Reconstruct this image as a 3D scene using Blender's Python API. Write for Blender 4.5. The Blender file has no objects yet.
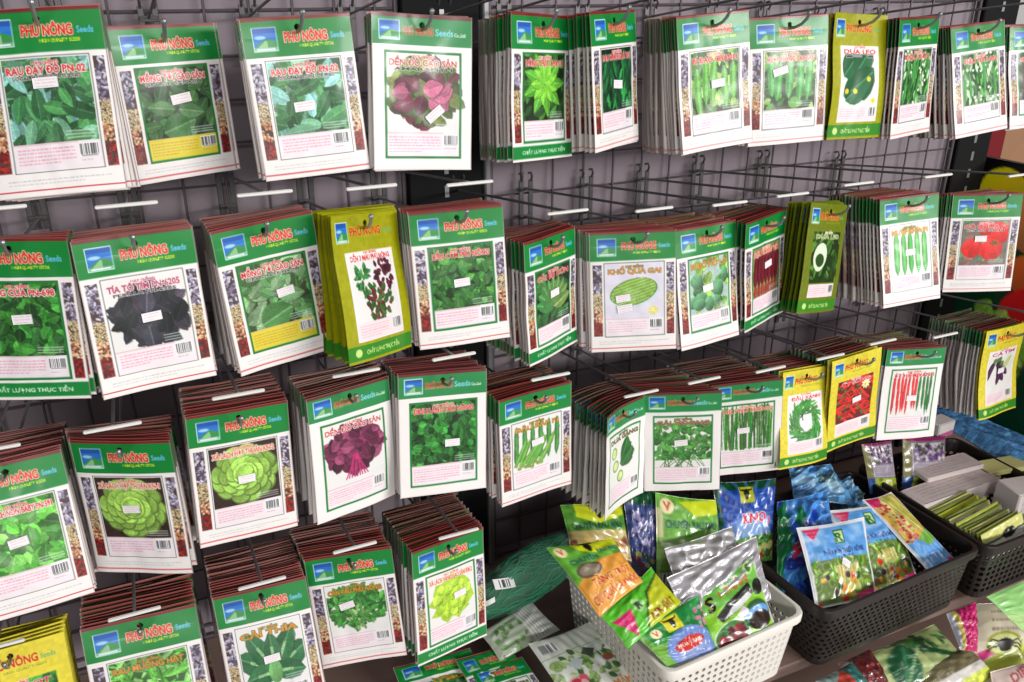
import bpy, math, random
import numpy as np
from mathutils import Matrix, Vector
S = bpy.context.scene
COL = S.collection
# ---------------------------------------------------------------- camera
PITCH = math.atan(361/850.); YAW = math.atan(418/(850/math.cos(PITCH)))
cd = bpy.data.cameras.new('camera'); cam = bpy.data.objects.new('camera', cd); COL.objects.link(cam)
cam.location = (0, -1.09, 1.6)
cam.rotation_euler = (math.pi/2-PITCH, 0, -YAW)
cd.sensor_fit = 'HORIZONTAL'; cd.sensor_width = 36; cd.lens = 36*850/1024.; cd.clip_start = .02
S.camera = cam
# ---------------------------------------------------------------- world, lamps, exposure
w = bpy.data.worlds.new('world'); S.world = w; w.use_nodes = True
w.node_tree.nodes['Background'].inputs[0].default_value = (.93, .95, 1, 1)
w.node_tree.nodes['Background'].inputs[1].default_value = .10
def lamp(name, loc, size, sy, power, target, col=(1, .98, .96)):
    l = bpy.data.lights.new(name, 'AREA'); l.shape = 'RECTANGLE'; l.size = size; l.size_y = sy; l.energy = power; l.color = col
    o = bpy.data.objects.new(name, l); COL.objects.link(o); o.location = loc
    o.rotation_euler = (Vector(target)-Vector(loc)).to_track_quat('-Z', 'Y').to_euler()
    return o
lamp('ceiling_lamp', (-1.4, -5.6, 2.6), 3.0, .6, 96, (.2, -.3, 1.1))
lamp('ceiling_lamp', (3.6, -5.2, 2.6), 3.4, .6, 225, (.8, -.3, 1.0))
lamp('ceiling_lamp', (1.3, -1.6, 2.8), 3.0, .3, 11, (.9, -.3, .9))
S.view_settings.view_transform = 'Standard'; S.view_settings.look = 'None'
S.view_settings.exposure = 0.3; S.view_settings.gamma = 1; S.view_settings.use_curve_mapping = False
# ---------------------------------------------------------------- materials
def lin(c):
    c = np.clip(np.asarray(c, float), 0, 1)
    return np.where(c <= .04045, c/12.92, ((c+.055)/1.055)**2.4)
def hexc(r, g, b): return (r/255., g/255., b/255.)
MATS = {}
def mat(name, col=None, rough=.5, metal=0, attr=False, bump=0, bscale=60, coat=0, noise=0, nscale=30, alpha=1, trans=0, spec=.5):
    if name in MATS: return MATS[name]
    m = bpy.data.materials.new(name); m.use_nodes = True; nt = m.node_tree; b = nt.nodes['Principled BSDF']
    b.inputs['Roughness'].default_value = rough; b.inputs['Metallic'].default_value = metal
    b.inputs['Coat Weight'].default_value = coat; b.inputs['Coat Roughness'].default_value = .12
    b.inputs['Specular IOR Level'].default_value = spec
    tc = nt.nodes.new('ShaderNodeTexCoord')
    if attr:
        a = nt.nodes.new('ShaderNodeAttribute'); a.attribute_name = 'Col'; nt.links.new(a.outputs['Color'], b.inputs['Base Color'])
    else:
        c = tuple(lin(col))+(1,)
        if noise:
            n = nt.nodes.new('ShaderNodeTexNoise'); n.inputs['Scale'].default_value = nscale; n.inputs['Detail'].default_value = 4
            mx = nt.nodes.new('ShaderNodeMix'); mx.data_type = 'RGBA'
            mx.inputs[6].default_value = tuple(v*(1-noise) for v in c[:3])+(1,); mx.inputs[7].default_value = tuple(min(1, v*(1+noise)) for v in c[:3])+(1,)
            nt.links.new(tc.outputs['Object'], n.inputs['Vector']); nt.links.new(n.outputs['Fac'], mx.inputs[0]); nt.links.new(mx.outputs[2], b.inputs['Base Color'])
        else: b.inputs['Base Color'].default_value = c
    if bump:
        n = nt.nodes.new('ShaderNodeTexNoise'); n.inputs['Scale'].default_value = bscale; n.inputs['Detail'].default_value = 3
        bp = nt.nodes.new('ShaderNodeBump'); bp.inputs['Strength'].default_value = bump; bp.inputs['Distance'].default_value = .002
        nt.links.new(tc.outputs['Object'], n.inputs['Vector']); nt.links.new(n.outputs['Fac'], bp.inputs['Height']); nt.links.new(bp.outputs[0], b.inputs['Normal'])
    if trans: b.inputs['Transmission Weight'].default_value = trans; b.inputs['IOR'].default_value = 1.1
    b.inputs['Alpha'].default_value = alpha
    MATS[name] = m; return m
M_PRINT = mat('printed_film', rough=.4, attr=True, bump=.12, bscale=45, coat=.12)
M_BAG = mat('glossy_printed_bag', rough=.3, attr=True, bump=.14, bscale=30, coat=.4)
M_FOIL = mat('silver_foil', rough=.24, metal=.5, attr=True, bump=.4, bscale=24)
M_PAPER = mat('sticker_paper', rough=.6, attr=True)
M_STEEL = mat('brushed_steel', hexc(150, 150, 152), rough=.38, metal=.7, noise=.15, nscale=80)
M_DARKSTEEL = mat('dark_steel', hexc(134, 132, 134), rough=.42, metal=.55, noise=.2, nscale=60)
M_WIRE = mat('grid_wire_grey', hexc(84, 76, 80), rough=.5, metal=.2, noise=.1)
M_WHITE = mat('white_plastic', hexc(228, 226, 222), rough=.4, noise=.04)
M_BASKETW = mat('white_basket_plastic', hexc(236, 231, 222), rough=.42, noise=.03)
M_BASKETK = mat('dark_brown_basket_plastic', hexc(40, 33, 31), rough=.42, noise=.15)
M_WALL = mat('mauve_back_panel', hexc(128, 117, 124), rough=.7, noise=.08, nscale=5, bump=.1)
M_BLACK = mat('black_paint', hexc(12, 12, 13), rough=.75, noise=.2, spec=.2)
M_SHELF = mat('brown_laminate', hexc(132, 108, 98), rough=.5, noise=.12, nscale=14)
M_FLOOR = mat('floor_tile', hexc(150, 145, 140), rough=.4, noise=.08, nscale=3)
M_CLEAR = mat('clear_plastic_film', (.95, .97, .97), rough=.1, alpha=.06, bump=.9, bscale=40, spec=.8)
# ---------------------------------------------------------------- object helpers
def tag(o, label=None, cat=None, group=None, kind=None):
    if label: o['label'] = label
    if cat: o['category'] = cat
    if group: o['group'] = group
    if kind: o['kind'] = kind
    return o
def mk(name, me, parent=None):
    o = bpy.data.objects.new(name, me); COL.objects.link(o)
    if parent: o.parent = parent
    return o
def empty(name, loc, rot=(0, 0, 0)):
    o = bpy.data.objects.new(name, None); COL.objects.link(o); o.location = loc; o.rotation_euler = rot; o.empty_display_size = .02
    return o
class MB:
    def __init__(s): s.v = []; s.f = []
    def add(s, vs, fs):
        k = len(s.v); s.v += [tuple(p) for p in vs]; s.f += [tuple(i+k for i in f) for f in fs]
    def box(s, x0, x1, y0, y1, z0, z1, bev=0, M=None):
        b = min(bev, (x1-x0)/2.1, (y1-y0)/2.1, (z1-z0)/2.1)
        if b > 0:
            loops = []
            for z, i in ((z0, b), (z0+b, 0), (z1-b, 0), (z1, b)):
                L = []
                for cx, cy, sx, sy in ((x0, y0, 1, 1), (x1, y0, -1, 1), (x1, y1, -1, -1), (x0, y1, 1, -1)):
                    a = (cx+sx*i, cy+sy*(i+b), z); c = (cx+sx*(i+b), cy+sy*i, z)
                    L += [a, c] if (sx, sy) in ((1, 1), (-1, -1)) else [c, a]
                loops.append(L)
            vs = [p for L in loops for p in L]; fs = []
            for l in range(3):
                for i in range(8): fs.append((l*8+i, l*8+(i+1) % 8, l*8+8+(i+1) % 8, l*8+8+i))
            fs += [tuple(range(7, -1, -1)), tuple(range(24, 32))]
        else:
            vs = [(x, y, z) for z in (z0, z1) for x, y in ((x0, y0), (x1, y0), (x1, y1), (x0, y1))]
            fs = [(3, 2, 1, 0), (4, 5, 6, 7), (0, 1, 5, 4), (1, 2, 6, 5), (2, 3, 7, 6), (3, 0, 4, 7)]
        if M: vs = [M @ Vector(p) for p in vs]
        s.add(vs, fs)
    def tube(s, pts, r, n=8, closed=False):
        P = [Vector(p) for p in pts]; N = len(P); vs = []; fs = []
        prev = None
        for i, p in enumerate(P):
            a = P[(i-1) % N] if closed or i > 0 else p; b = P[(i+1) % N] if closed or i < N-1 else p
            t = (b-a).normalized()
            if prev is None: u = t.orthogonal().normalized()
            else:
                u = prev - t*prev.dot(t); u = u.normalized() if u.length > 1e-6 else t.orthogonal().normalized()
            prev = u; w_ = t.cross(u); rr = r[i] if isinstance(r, (list, tuple)) else r
            for k in range(n):
                q = 2*math.pi*k/n; vs.append(p+u*(rr*math.cos(q))+w_*(rr*math.sin(q)))
        for i in range(N if closed else N-1):
            j = (i+1) % N
            for k in range(n): fs.append((i*n+k, i*n+(k+1) % n, j*n+(k+1) % n, j*n+k))
        if not closed: fs += [tuple(range(n-1, -1, -1)), tuple(range((N-1)*n, N*n))]
        s.add(vs, fs)
    def ball(s, c, r, n=8):
        vs = []; fs = []
        for i in range(n+1):
            a = math.pi*i/n
            for k in range(n): q = 2*math.pi*k/n; vs.append((c[0]+r*math.sin(a)*math.cos(q), c[1]+r*math.sin(a)*math.sin(q), c[2]+r*math.cos(a)))
        for i in range(n):
            for k in range(n): fs.append((i*n+k, (i+1)*n+k, (i+1)*n+(k+1) % n, i*n+(k+1) % n))
        s.add(vs, fs)
    def build(s, name, m, parent=None, smooth=True):
        me = bpy.data.meshes.new(name); me.from_pydata(s.v, [], s.f); me.materials.append(m); me.validate()
        if smooth:
            me.shade_smooth(); me.set_sharp_from_angle(angle=math.radians(35))
        return mk(name, me, parent)
# ---------------------------------------------------------------- print painter (builds the ink pattern of each packet)
_tx = {}
def textgeo(sx, bold):
    k = (sx, bold)
    if k in _tx: return _tx[k]
    c = bpy.data.curves.new('t', 'FONT'); c.body = sx; c.resolution_u = 2; c.offset = .028 if bold else .0; c.fill_mode = 'FRONT'
    o = bpy.data.objects.new('t', c); COL.objects.link(o)
    me = o.to_mesh(); me.calc_loop_triangles()
    v = np.zeros(len(me.vertices)*3); me.vertices.foreach_get('co', v); v = v.reshape(-1, 3)[:, :2]
    t = np.zeros(len(me.loop_triangles)*3, dtype=np.int32); me.loop_triangles.foreach_get('vertices', t)
    o.to_mesh_clear(); bpy.data.objects.remove(o); bpy.data.curves.remove(c)
    _tx[k] = (v, t.reshape(-1, 3)); return _tx[k]
class Cv:
    def __init__(s, W, H, nx, ny, bg=(1, 1, 1)):
        s.W, s.H, s.nx, s.ny = W, H, nx, ny
        s.w, s.h = 2*(nx+1), 2*(ny+1); s.k = s.w/W; s.ky = s.h/H
        s.a = np.empty((s.h, s.w, 3)); s.a[:] = bg
        s.clip = None
    def _box(s, x0, y0, x1, y1):
        if s.clip: x0, y0, x1, y1 = max(x0, s.clip[0]), max(y0, s.clip[1]), min(x1, s.clip[2]), min(y1, s.clip[3])
        return max(0, int(round(x0*s.k))), max(0, int(round(y0*s.ky))), min(s.w, int(round(x1*s.k))), min(s.h, int(round(y1*s.ky)))
    def rect(s, x0, y0, x1, y1, c, al=1):
        a, b, d, e = s._box(x0, y0, x1, y1)
        if d > a and e > b: s.a[b:e, a:d] = s.a[b:e, a:d]*(1-al)+np.array(c)*al
    def frame(s, x0, y0, x1, y1, t, c):
        s.rect(x0, y0, x1, y0+t, c); s.rect(x0, y1-t, x1, y1, c); s.rect(x0, y0, x0+t, y1, c); s.rect(x1-t, y0, x1, y1, c)
    def grid(s, x0, y0, x1, y1):
        a, b, d, e = s._box(x0, y0, x1, y1)
        if d <= a or e <= b: return None
        X, Y = np.meshgrid((np.arange(a, d)+.5)/s.k, (np.arange(b, e)+.5)/s.ky)
        return a, b, d, e, X, Y
    def put(s, g, m, c, al=1):
        a, b, d, e = g[:4]; m = (m*al)[..., None]
        s.a[b:e, a:d] = s.a[b:e, a:d]*(1-m)+np.asarray(c)*m
    def poly(s, pts, c, al=1):
        P = np.asarray(pts, float); g = s.grid(P[:, 0].min(), P[:, 1].min(), P[:, 0].max()+.4, P[:, 1].max()+.4)
        if not g: return
        X, Y = g[4:]; m = np.zeros(X.shape, bool)
        for i in range(len(P)):
            x1, y1 = P[i]; x2, y2 = P[i-1]
            if y1 == y2: continue
            m ^= ((y1 > Y) != (y2 > Y)) & (X < (x2-x1)*(Y-y1)/(y2-y1)+x1)
        s.put(g, m.astype(float), c, al)
    def ell(s, cx, cy, rx, ry, c, ang=0, al=1, soft=0, shade=0):
        r = max(rx, ry); g = s.grid(cx-r, cy-r, cx+r, cy+r)
        if not g: return
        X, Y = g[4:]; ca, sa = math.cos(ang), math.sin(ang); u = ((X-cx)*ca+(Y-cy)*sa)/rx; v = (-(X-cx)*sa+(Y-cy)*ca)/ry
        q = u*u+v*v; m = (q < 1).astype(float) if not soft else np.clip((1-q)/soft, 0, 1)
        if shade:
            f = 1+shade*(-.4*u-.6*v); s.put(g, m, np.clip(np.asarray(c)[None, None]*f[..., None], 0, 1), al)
        else: s.put(g, m, c, al)
    def line(s, x0, y0, x1, y1, w_, c, al=1):
        L = math.hypot(x1-x0, y1-y0) or 1; nx, ny = -(y1-y0)/L*w_/2, (x1-x0)/L*w_/2
        s.poly([(x0+nx, y0+ny), (x1+nx, y1+ny), (x1-nx, y1-ny), (x0-nx, y0-ny)], c, al)
    def leaf(s, x, y, L, wd, ang, c, vein=.25, sharp=1.0):
        ca, sa = math.cos(ang), math.sin(ang); n = 11
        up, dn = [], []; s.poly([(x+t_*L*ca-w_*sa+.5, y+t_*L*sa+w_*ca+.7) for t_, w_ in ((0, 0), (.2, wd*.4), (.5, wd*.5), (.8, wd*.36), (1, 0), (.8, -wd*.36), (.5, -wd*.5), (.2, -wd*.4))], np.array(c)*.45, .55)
        for i in range(n+1):
            t = i/n; h = wd/2*max(0, math.sin(math.pi*t**.8))**(.8*sharp)
            up.append((t*L, h)); dn.append((t*L, -h))
        f = lambda p: (x+p[0]*ca-p[1]*sa, y+p[0]*sa+p[1]*ca)
        c = np.array(c)
        s.poly([f(p) for p in up+dn[::-1]], c)
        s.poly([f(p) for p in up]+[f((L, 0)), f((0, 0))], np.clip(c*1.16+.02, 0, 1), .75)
        s.line(*f((0, 0)), *f((L*.95, 0)), max(.35, wd*.07), np.clip(c+vein, 0, 1), .7)
    def text(s, t, x, y, h, c, bold=True, oc=None, ow=.5, width=None, ang=0, al=1, anchor='l'):
        v, tr = textgeo(t, bold)
        if not len(v): return
        mn, mx = v.min(0), v.max(0); sc = h/.72; sx = sc
        if width: sx = width/(mx[0]-mn[0])
        px = (v[:, 0]-mn[0])*sx; py = -v[:, 1]*sc
        if anchor == 'c': px = px-(mx[0]-mn[0])*sx/2
        ca, sa = math.cos(ang), math.sin(ang)
        V = np.stack([x+px*ca-py*sa, y+px*sa+py*ca], 1)
        pad = ow+1; g = s.grid(V[:, 0].min()-pad, V[:, 1].min()-pad, V[:, 0].max()+pad, V[:, 1].max()+pad)
        if not g: return
        a, b, d, e, X, Y = g; m = np.zeros(X.shape)
        Pp = V[tr]; Pp[:, :, 0] = Pp[:, :, 0]*s.k-a-.5; Pp[:, :, 1] = Pp[:, :, 1]*s.ky-b-.5
        for T in Pp:
            x0, y0 = np.floor(T.min(0)).astype(int); x1, y1 = np.ceil(T.max(0)).astype(int)+1
            x0, y0 = max(x0, 0), max(y0, 0); x1, y1 = min(x1, X.shape[1]), min(y1, X.shape[0])
            if x1 <= x0 or y1 <= y0: continue
            gx = np.arange(x0, x1)[None]; gy = np.arange(y0, y1)[:, None]
            (ax, ay), (bx, by), (cx, cy) = T
            D = (bx-ax)*(cy-ay)-(cx-ax)*(by-ay)
            if abs(D) < 1e-9: continue
            sg = 1 if D > 0 else -1
            e0 = ((bx-ax)*(gy-ay)-(gx-ax)*(by-ay))*sg; e1 = ((cx-bx)*(gy-by)-(gx-bx)*(cy-by))*sg; e2 = ((ax-cx)*(gy-cy)-(gx-cx)*(ay-cy))*sg
            q = (e0 >= -1e-6) & (e1 >= -1e-6) & (e2 >= -1e-6); m[y0:y1, x0:x1][q] = 1
        if oc is not None:
            r = max(1, int(round(ow*s.k))); o = m.copy()
            for dx in range(-r, r+1):
                for dy in range(-r, r+1):
                    if dx*dx+dy*dy <= r*r+1: o = np.maximum(o, np.roll(np.roll(m, dx, 1), dy, 0))
            s.put(g, o, oc, al)
        s.put(g, m, c, al)
    def noise(s, x0, y0, x1, y1, amt, cell=2.0, rnd=None, hue=.3):
        a, b, d, e = s._box(x0, y0, x1, y1)
        if d <= a or e <= b: return
        kx = max(1, int(cell*s.k)); n0 = (rnd or np.random).rand((e-b)//kx+2, (d-a)//kx+2, 1)
        n1 = np.kron(n0, np.ones((kx, kx, 1)))[:e-b, :d-a]
        q = s.a[b:e, a:d]; s.a[b:e, a:d] = np.clip(q*(1+amt*(n1-.5)*2*np.clip(4*(.88-q.min(2, keepdims=True)), 0, 1)), 0, 1)
    def seeds(s, x0, y0, x1, y1, rg):
        s.clip = (x0, y0, x1, y1); H = y1-y0; s.rect(x0, y0, x1, y1, (.3, .22, .2))
        for (f0, f1, cs, r, el) in ((0, .42, [(.62, .60, .70), (.78, .76, .82), (.30, .27, .36), (.5, .45, .55)], 1.7, 2.2), (.40, .63, [(.78, .70, .52), (.62, .54, .38), (.86, .8, .64)], .9, 1.2),
                                (.61, .8, [(.80, .58, .42), (.9, .75, .6), (.62, .38, .25)], 1.7, 1.2), (.79, 1, [(.5, .07, .07), (.36, .04, .05), (.66, .16, .13)], 1.5, 1.5)):
            A = (x1-x0)*H*(f1-f0); n = int(A/(r*r*el)*1.1)
            for i in range(n):
                x = rg.uniform(x0, x1); y = y0+H*rg.uniform(f0, f1); c = rg.choice(cs)
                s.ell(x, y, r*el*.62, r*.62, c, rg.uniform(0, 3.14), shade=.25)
        s.clip = None
    def barcode(s, x0, y0, x1, y1, rg):
        s.rect(x0, y0, x1, y1, (.97, .97, .97)); x = x0+.7
        while x < x1-.7:
            wd = rg.choice([.4, .6, .9]); s.rect(x, y0+.6, min(x+wd, x1-.5), y1-1.6, (.12, .12, .13)); x += wd+rg.choice([.4, .6, .8])
        s.rect(x0+1, y1-1.2, x1-1, y1-.4, (.4, .4, .42), .7)
    def words(s, x0, y0, x1, dy, n, c, rg, h=.9, al=.8, fill=.9):
        for i in range(n):
            x = x0; xe = x0+(x1-x0)*(1 if i < n-1 else rg.uniform(.5, .95))
            while x < xe:
                l = rg.uniform(1.2, 4); s.rect(x, y0+i*dy, min(x+l, xe), y0+i*dy+h, c, al*rg.uniform(.6, 1)); x += l+.7
    def cols(s):
        q = s.a.reshape(s.ny+1, 2, s.nx+1, 2, 3).mean((1, 3)); return lin(q)

# placement of every hanging packet: x, y, z of its top centre, turn, tilt, lean, width, height
PK={'P1': [-0.0469, -0.273, 1.5801, -0.2229, -0.3259, -0.0543, 0.0968, 0.1483], 'P2': [0.0485, -0.2283, 1.5636, 0.363, -0.0433, -0.0072, 0.0984, 0.1356], 'P3': [0.1567, -0.2808, 1.571, -0.0369, -0.1024, -0.0447, 0.0973, 0.1394], 'P4': [0.2727, -0.2849, 1.5705, -0.0226, -0.1152, 0.0768, 0.0977, 0.1417], 'P5': [0.398, -0.2856, 1.5692, 0.4591, -0.0609, 0.0757, 0.0988, 0.1406], 'P6': [0.4804, -0.282, 1.5713, 0.5494, -0.0891, 0.002, 0.0994, 0.1371], 'P7': [0.596, -0.291, 1.5675, 0.0676, -0.0998, -0.0603, 0.1001, 0.1426], 'P8': [0.7066, -0.2872, 1.5631, -0.1794, -0.1375, -0.0371, 0.0996, 0.1406], 'P9': [0.8115, -0.2885, 1.5639, 0.1599, -0.124, 0.0543, 0.0991, 0.1422], 'P10': [0.9063, -0.2876, 1.5591, 0.2661, -0.0986, 0.002, 0.0994, 0.1411], 'P11': [1.0149, -0.2842, 1.5497, 0.0185, -0.2175, -0.0725, 0.0997, 0.1383], 'P12': [1.138, -0.2776, 1.5458, -0.0736, -0.196, -0.0326, 0.1, 0.1333], 'Q1': [-0.1016, -0.2853, 1.4007, -0.3712, -0.0855, 0.0075, 0.099, 0.1446], 'Q2': [-0.0054, -0.2936, 1.3959, 0.1441, -0.0953, 0.0023, 0.1, 0.1445], 'Q3': [0.1059, -0.2896, 1.3939, 0.179, -0.0293, -0.0602, 0.0984, 0.144], 'Q4': [0.2038, -0.2898, 1.3903, 0.6379, -0.1901, 0.16, 0.0996, 0.1424], 'Q5': [0.2984, -0.2924, 1.3857, -0.1327, -0.1024, -0.0235, 0.0998, 0.144], 'Q6': [0.4106, -0.2848, 1.3441, 0.5066, -0.0829, 0.0267, 0.0991, 0.1396], 'Q7': [0.5133, -0.2898, 1.337, -0.4011, -0.1543, -0.0405, 0.1006, 0.141], 'Q8': [0.6127, -0.2928, 1.334, 0.1714, -0.1853, 0.0202, 0.0998, 0.1443], 'Q9': [0.7094, -0.2853, 1.3332, 0.375, -0.0856, -0.0073, 0.0994, 0.1395], 'Q10': [0.8121, -0.2865, 1.3372, 0.3265, -0.1132, 0.2023, 0.0993, 0.1405], 'Q11': [0.9372, -0.2933, 1.337, -0.0583, -0.226, -0.0156, 0.1001, 0.1442], 'Q12': [1.1013, -0.2883, 1.3227, -0.4047, -0.1474, -0.0179, 0.1, 0.1408], 'R1': [-0.1496, -0.2724, 1.1873, 0.07, -0.3177, -0.0185, 0.0972, 0.1453], 'R2': [-0.0495, -0.2951, 1.1987, -0.4917, -0.0755, -0.0378, 0.0995, 0.1463], 'R3': [0.0615, -0.2916, 1.2071, 0.078, -0.0758, 0.0514, 0.0999, 0.1433], 'R4': [0.1744, -0.2922, 1.2081, 0.3119, -0.0839, 0.0498, 0.1001, 0.1434], 'R5': [0.2784, -0.2907, 1.2059, -0.0845, -0.1601, 0.0668, 0.1005, 0.1418], 'R6': [0.3917, -0.2894, 1.1599, 0.1151, -0.0582, 0.0016, 0.101, 0.1402], 'R7': [0.5179, -0.2833, 1.1104, 0.5081, -0.0812, 0.0901, 0.099, 0.1386], 'R8': [0.6036, -0.2889, 1.1131, -0.4656, -0.0769, -0.056, 0.0999, 0.1414], 'R9': [0.7111, -0.284, 1.1053, -0.3466, -0.0464, -0.083, 0.098, 0.1407], 'R10': [0.8153, -0.282, 1.103, 0.1586, -0.2277, 0.1245, 0.0991, 0.1376], 'R11': [0.9001, -0.2877, 1.1121, 0.0773, -0.1003, -0.0193, 0.1, 0.1403], 'R12': [1.018, -0.2909, 1.1028, -0.2013, -0.0972, 0.0456, 0.0996, 0.1432], 'R13': [1.2054, -0.2934, 1.1052, 0.0847, -0.0804, 0.0309, 0.1002, 0.1441], 'S0': [-0.1836, -0.2879, 0.9926, 0.1165, -0.2508, 0.0401, 0.0988, 0.1476], 'S1': [-0.0642, -0.2972, 0.9957, -0.1549, -0.3576, -0.0603, 0.1124, 0.1574], 'S2': [0.0569, -0.3024, 0.9963, -0.1441, -0.3492, -0.0633, 0.0986, 0.1531], 'S3': [0.1572, -0.2908, 1.0024, -0.2792, -0.1361, -0.0741, 0.0987, 0.1444], 'S4': [0.2742, -0.3009, 0.9925, 0.2551, -0.153, 0.0927, 0.1023, 0.1464]}
# corners of every bag
BG={'b1': [[0.4227, -0.265, 0.9099], [0.5176, -0.2751, 0.9041], [0.5314, -0.3348, 0.8696], [0.4536, -0.3581, 0.8562]], 'b2': [[0.4851, -0.1845, 0.9104], [0.5816, -0.1957, 0.8992], [0.5643, -0.2576, 0.8372], [0.4769, -0.2393, 0.8555]], 'b3': [[0.6284, -0.2102, 0.909], [0.7259, -0.2301, 0.8805], [0.7015, -0.2993, 0.7816], [0.5866, -0.2873, 0.7988]], 'b3b': [[0.5798, -0.1969, 0.9176], [0.6332, -0.2031, 0.907], [0.6039, -0.2694, 0.7921], [0.5662, -0.2571, 0.8134]], 'b4': [[0.4614, -0.3479, 0.8469], [0.5592, -0.3111, 0.8681], [0.5775, -0.3612, 0.8392], [0.4773, -0.3903, 0.8224]], 'b5': [[0.4915, -0.3712, 0.8304], [0.6048, -0.3585, 0.841], [0.5989, -0.4152, 0.7934], [0.5239, -0.4136, 0.7948]], 'b6': [[0.6002, -0.2814, 0.8648], [0.7196, -0.2786, 0.8668], [0.6989, -0.3538, 0.8141], [0.584, -0.3501, 0.8166]], 'b7': [[0.6006, -0.3564, 0.8342], [0.7156, -0.3331, 0.8524], [0.7004, -0.4147, 0.7886], [0.5951, -0.4194, 0.785]], 'b6b': [[0.5776, -0.3218, 0.8514], [0.7401, -0.3078, 0.8624], [0.7186, -0.3775, 0.8079], [0.5751, -0.388, 0.7997]], 'c0': [[0.7277, -0.2144, 0.9025], [0.8424, -0.2258, 0.8864], [0.7932, -0.2917, 0.7922], [0.7012, -0.2907, 0.7936]], 'c1': [[0.8291, -0.2485, 0.8597], [0.9267, -0.2516, 0.8571], [0.8896, -0.3319, 0.7897], [0.7526, -0.3496, 0.7748]], 'c1b': [[0.7808, -0.3065, 0.7918], [0.8447, -0.2933, 0.7995], [0.8099, -0.3748, 0.7524], [0.7826, -0.3623, 0.7596]], 'c2': [[0.8131, -0.3096, 0.856], [0.9371, -0.3206, 0.8468], [0.8908, -0.4091, 0.7725], [0.784, -0.397, 0.7826]], 'c3': [[0.9077, -0.2737, 0.8368], [1.0353, -0.2865, 0.8279], [0.9975, -0.3927, 0.7535], [0.9001, -0.3905, 0.7551]], 'c4': [[0.9814, -0.2744, 0.8372], [1.0426, -0.2756, 0.8366], [1.0695, -0.398, 0.7715], [1.01, -0.402, 0.7694]], 'c5': [[0.9047, -0.1848, 0.8677], [0.9857, -0.1953, 0.8589], [0.9967, -0.2543, 0.8094], [0.8852, -0.2252, 0.8338]], 'c6': [[0.969, -0.2023, 0.8206], [1.0341, -0.1977, 0.8245], [1.0404, -0.239, 0.7898], [0.9741, -0.2398, 0.7892]], 'd1': [[1.0684, -0.1788, 0.8687], [1.1367, -0.1813, 0.8618], [1.1394, -0.2146, 0.7702], [1.0761, -0.2095, 0.7842]], 'd2': [[1.1557, -0.1867, 0.8661], [1.2575, -0.1934, 0.8479], [1.2485, -0.2279, 0.7529], [1.1415, -0.2212, 0.7715]], 'f1': [[0.859, -0.4026, 0.6592], [1.0463, -0.3972, 0.6623], [1.0617, -0.4551, 0.6289], [0.8919, -0.4841, 0.6122]], 'f2': [[0.9284, -0.4393, 0.6444], [1.0749, -0.4408, 0.6435], [1.0872, -0.4829, 0.6192], [0.9344, -0.5003, 0.6092]], 'f3': [[1.0188, -0.4301, 0.7179], [1.0834, -0.4299, 0.718], [1.0382, -0.4782, 0.6775], [1.0107, -0.4696, 0.6847]], 'f4': [[1.1438, -0.3877, 0.6606], [1.2953, -0.4127, 0.6355], [1.227, -0.4954, 0.5528], [1.0596, -0.4593, 0.589]], 'f5': [[1.1093, -0.4272, 0.7167], [1.2631, -0.4227, 0.7193], [1.1484, -0.5188, 0.6638], [1.1247, -0.4697, 0.6921]], 'f6': [[0.7548, -0.4426, 0.703], [0.8269, -0.4374, 0.706], [0.8353, -0.4869, 0.6774], [0.7666, -0.503, 0.6681]], 'f7': [[0.8193, -0.4212, 0.6911], [0.8829, -0.4188, 0.6925], [0.8787, -0.4706, 0.6626], [0.8286, -0.4691, 0.6635]], 'f8': [[1.0715, -0.4852, 0.6316], [1.1963, -0.4949, 0.6247], [1.1418, -0.562, 0.5778], [1.021, -0.5534, 0.5838]], 'g1': [[0.2234, -0.1971, 0.7239], [0.3356, -0.203, 0.7214], [0.3388, -0.3023, 0.6793], [0.2267, -0.298, 0.681]], 'g2': [[0.3068, -0.2187, 0.7241], [0.3853, -0.2214, 0.7234], [0.4108, -0.3387, 0.692], [0.3214, -0.3421, 0.6911]], 'g3': [[0.3194, -0.2434, 0.7192], [0.3973, -0.2466, 0.7184], [0.4158, -0.3579, 0.6906], [0.336, -0.3571, 0.6908]], 'g4': [[0.4044, -0.2511, 0.743], [0.5048, -0.2489, 0.7438], [0.5569, -0.3699, 0.6949], [0.4295, -0.3877, 0.6877]], 'g5': [[0.3519, -0.2017, 0.7398], [0.4423, -0.1778, 0.7509], [0.4666, -0.2291, 0.727], [0.3644, -0.2441, 0.72]]}
# ---------------------------------------------------------------- the setting
def struct(name, mb, m): return tag(mb.build(name, m), kind='structure')
b = MB(); b.box(-1.6, 1.47, .012, .05, 0, 2.4); struct('wall_back', b, M_WALL)
b = MB(); b.box(-3, 6, -5, 4, -.05, 0); struct('floor', b, M_FLOOR)
b = MB(); b.box(1.3, 6, 2.2, 2.26, 0, 3.0); struct('wall_far', b, mat('white_paint', hexc(225, 224, 222), rough=.7, noise=.03))
def wire_panel(x0, x1, z0, z1, phx, label):
    f = MB(); r = .0017
    k0 = math.ceil((x0-phx)/.05)
    x = phx+k0*.05
    while x < x1-.012:
        f.tube([(x, 0, z0), (x, 0, z1)], r, 6); x += .05
    z = z0+((1.318-z0) % .05)
    while z < z1-.01:
        f.tube([(x0, .0034, z), (x1, .0034, z)], r, 6); z += .05
    o = f.build('wire_grid_panel', M_WIRE); tag(o, label, 'wire panel')
    g = MB(); g.tube([(x0, .002, z0), (x1, .002, z0), (x1, .002, z1), (x0, .002, z1)], .0032, 8, closed=True); g.build('frame', M_WIRE, o)
wire_panel(-1.2, .334, .70, 2.1, .008, 'grey wire grid panel behind the left half of the packets, left of the black upright')
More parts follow.
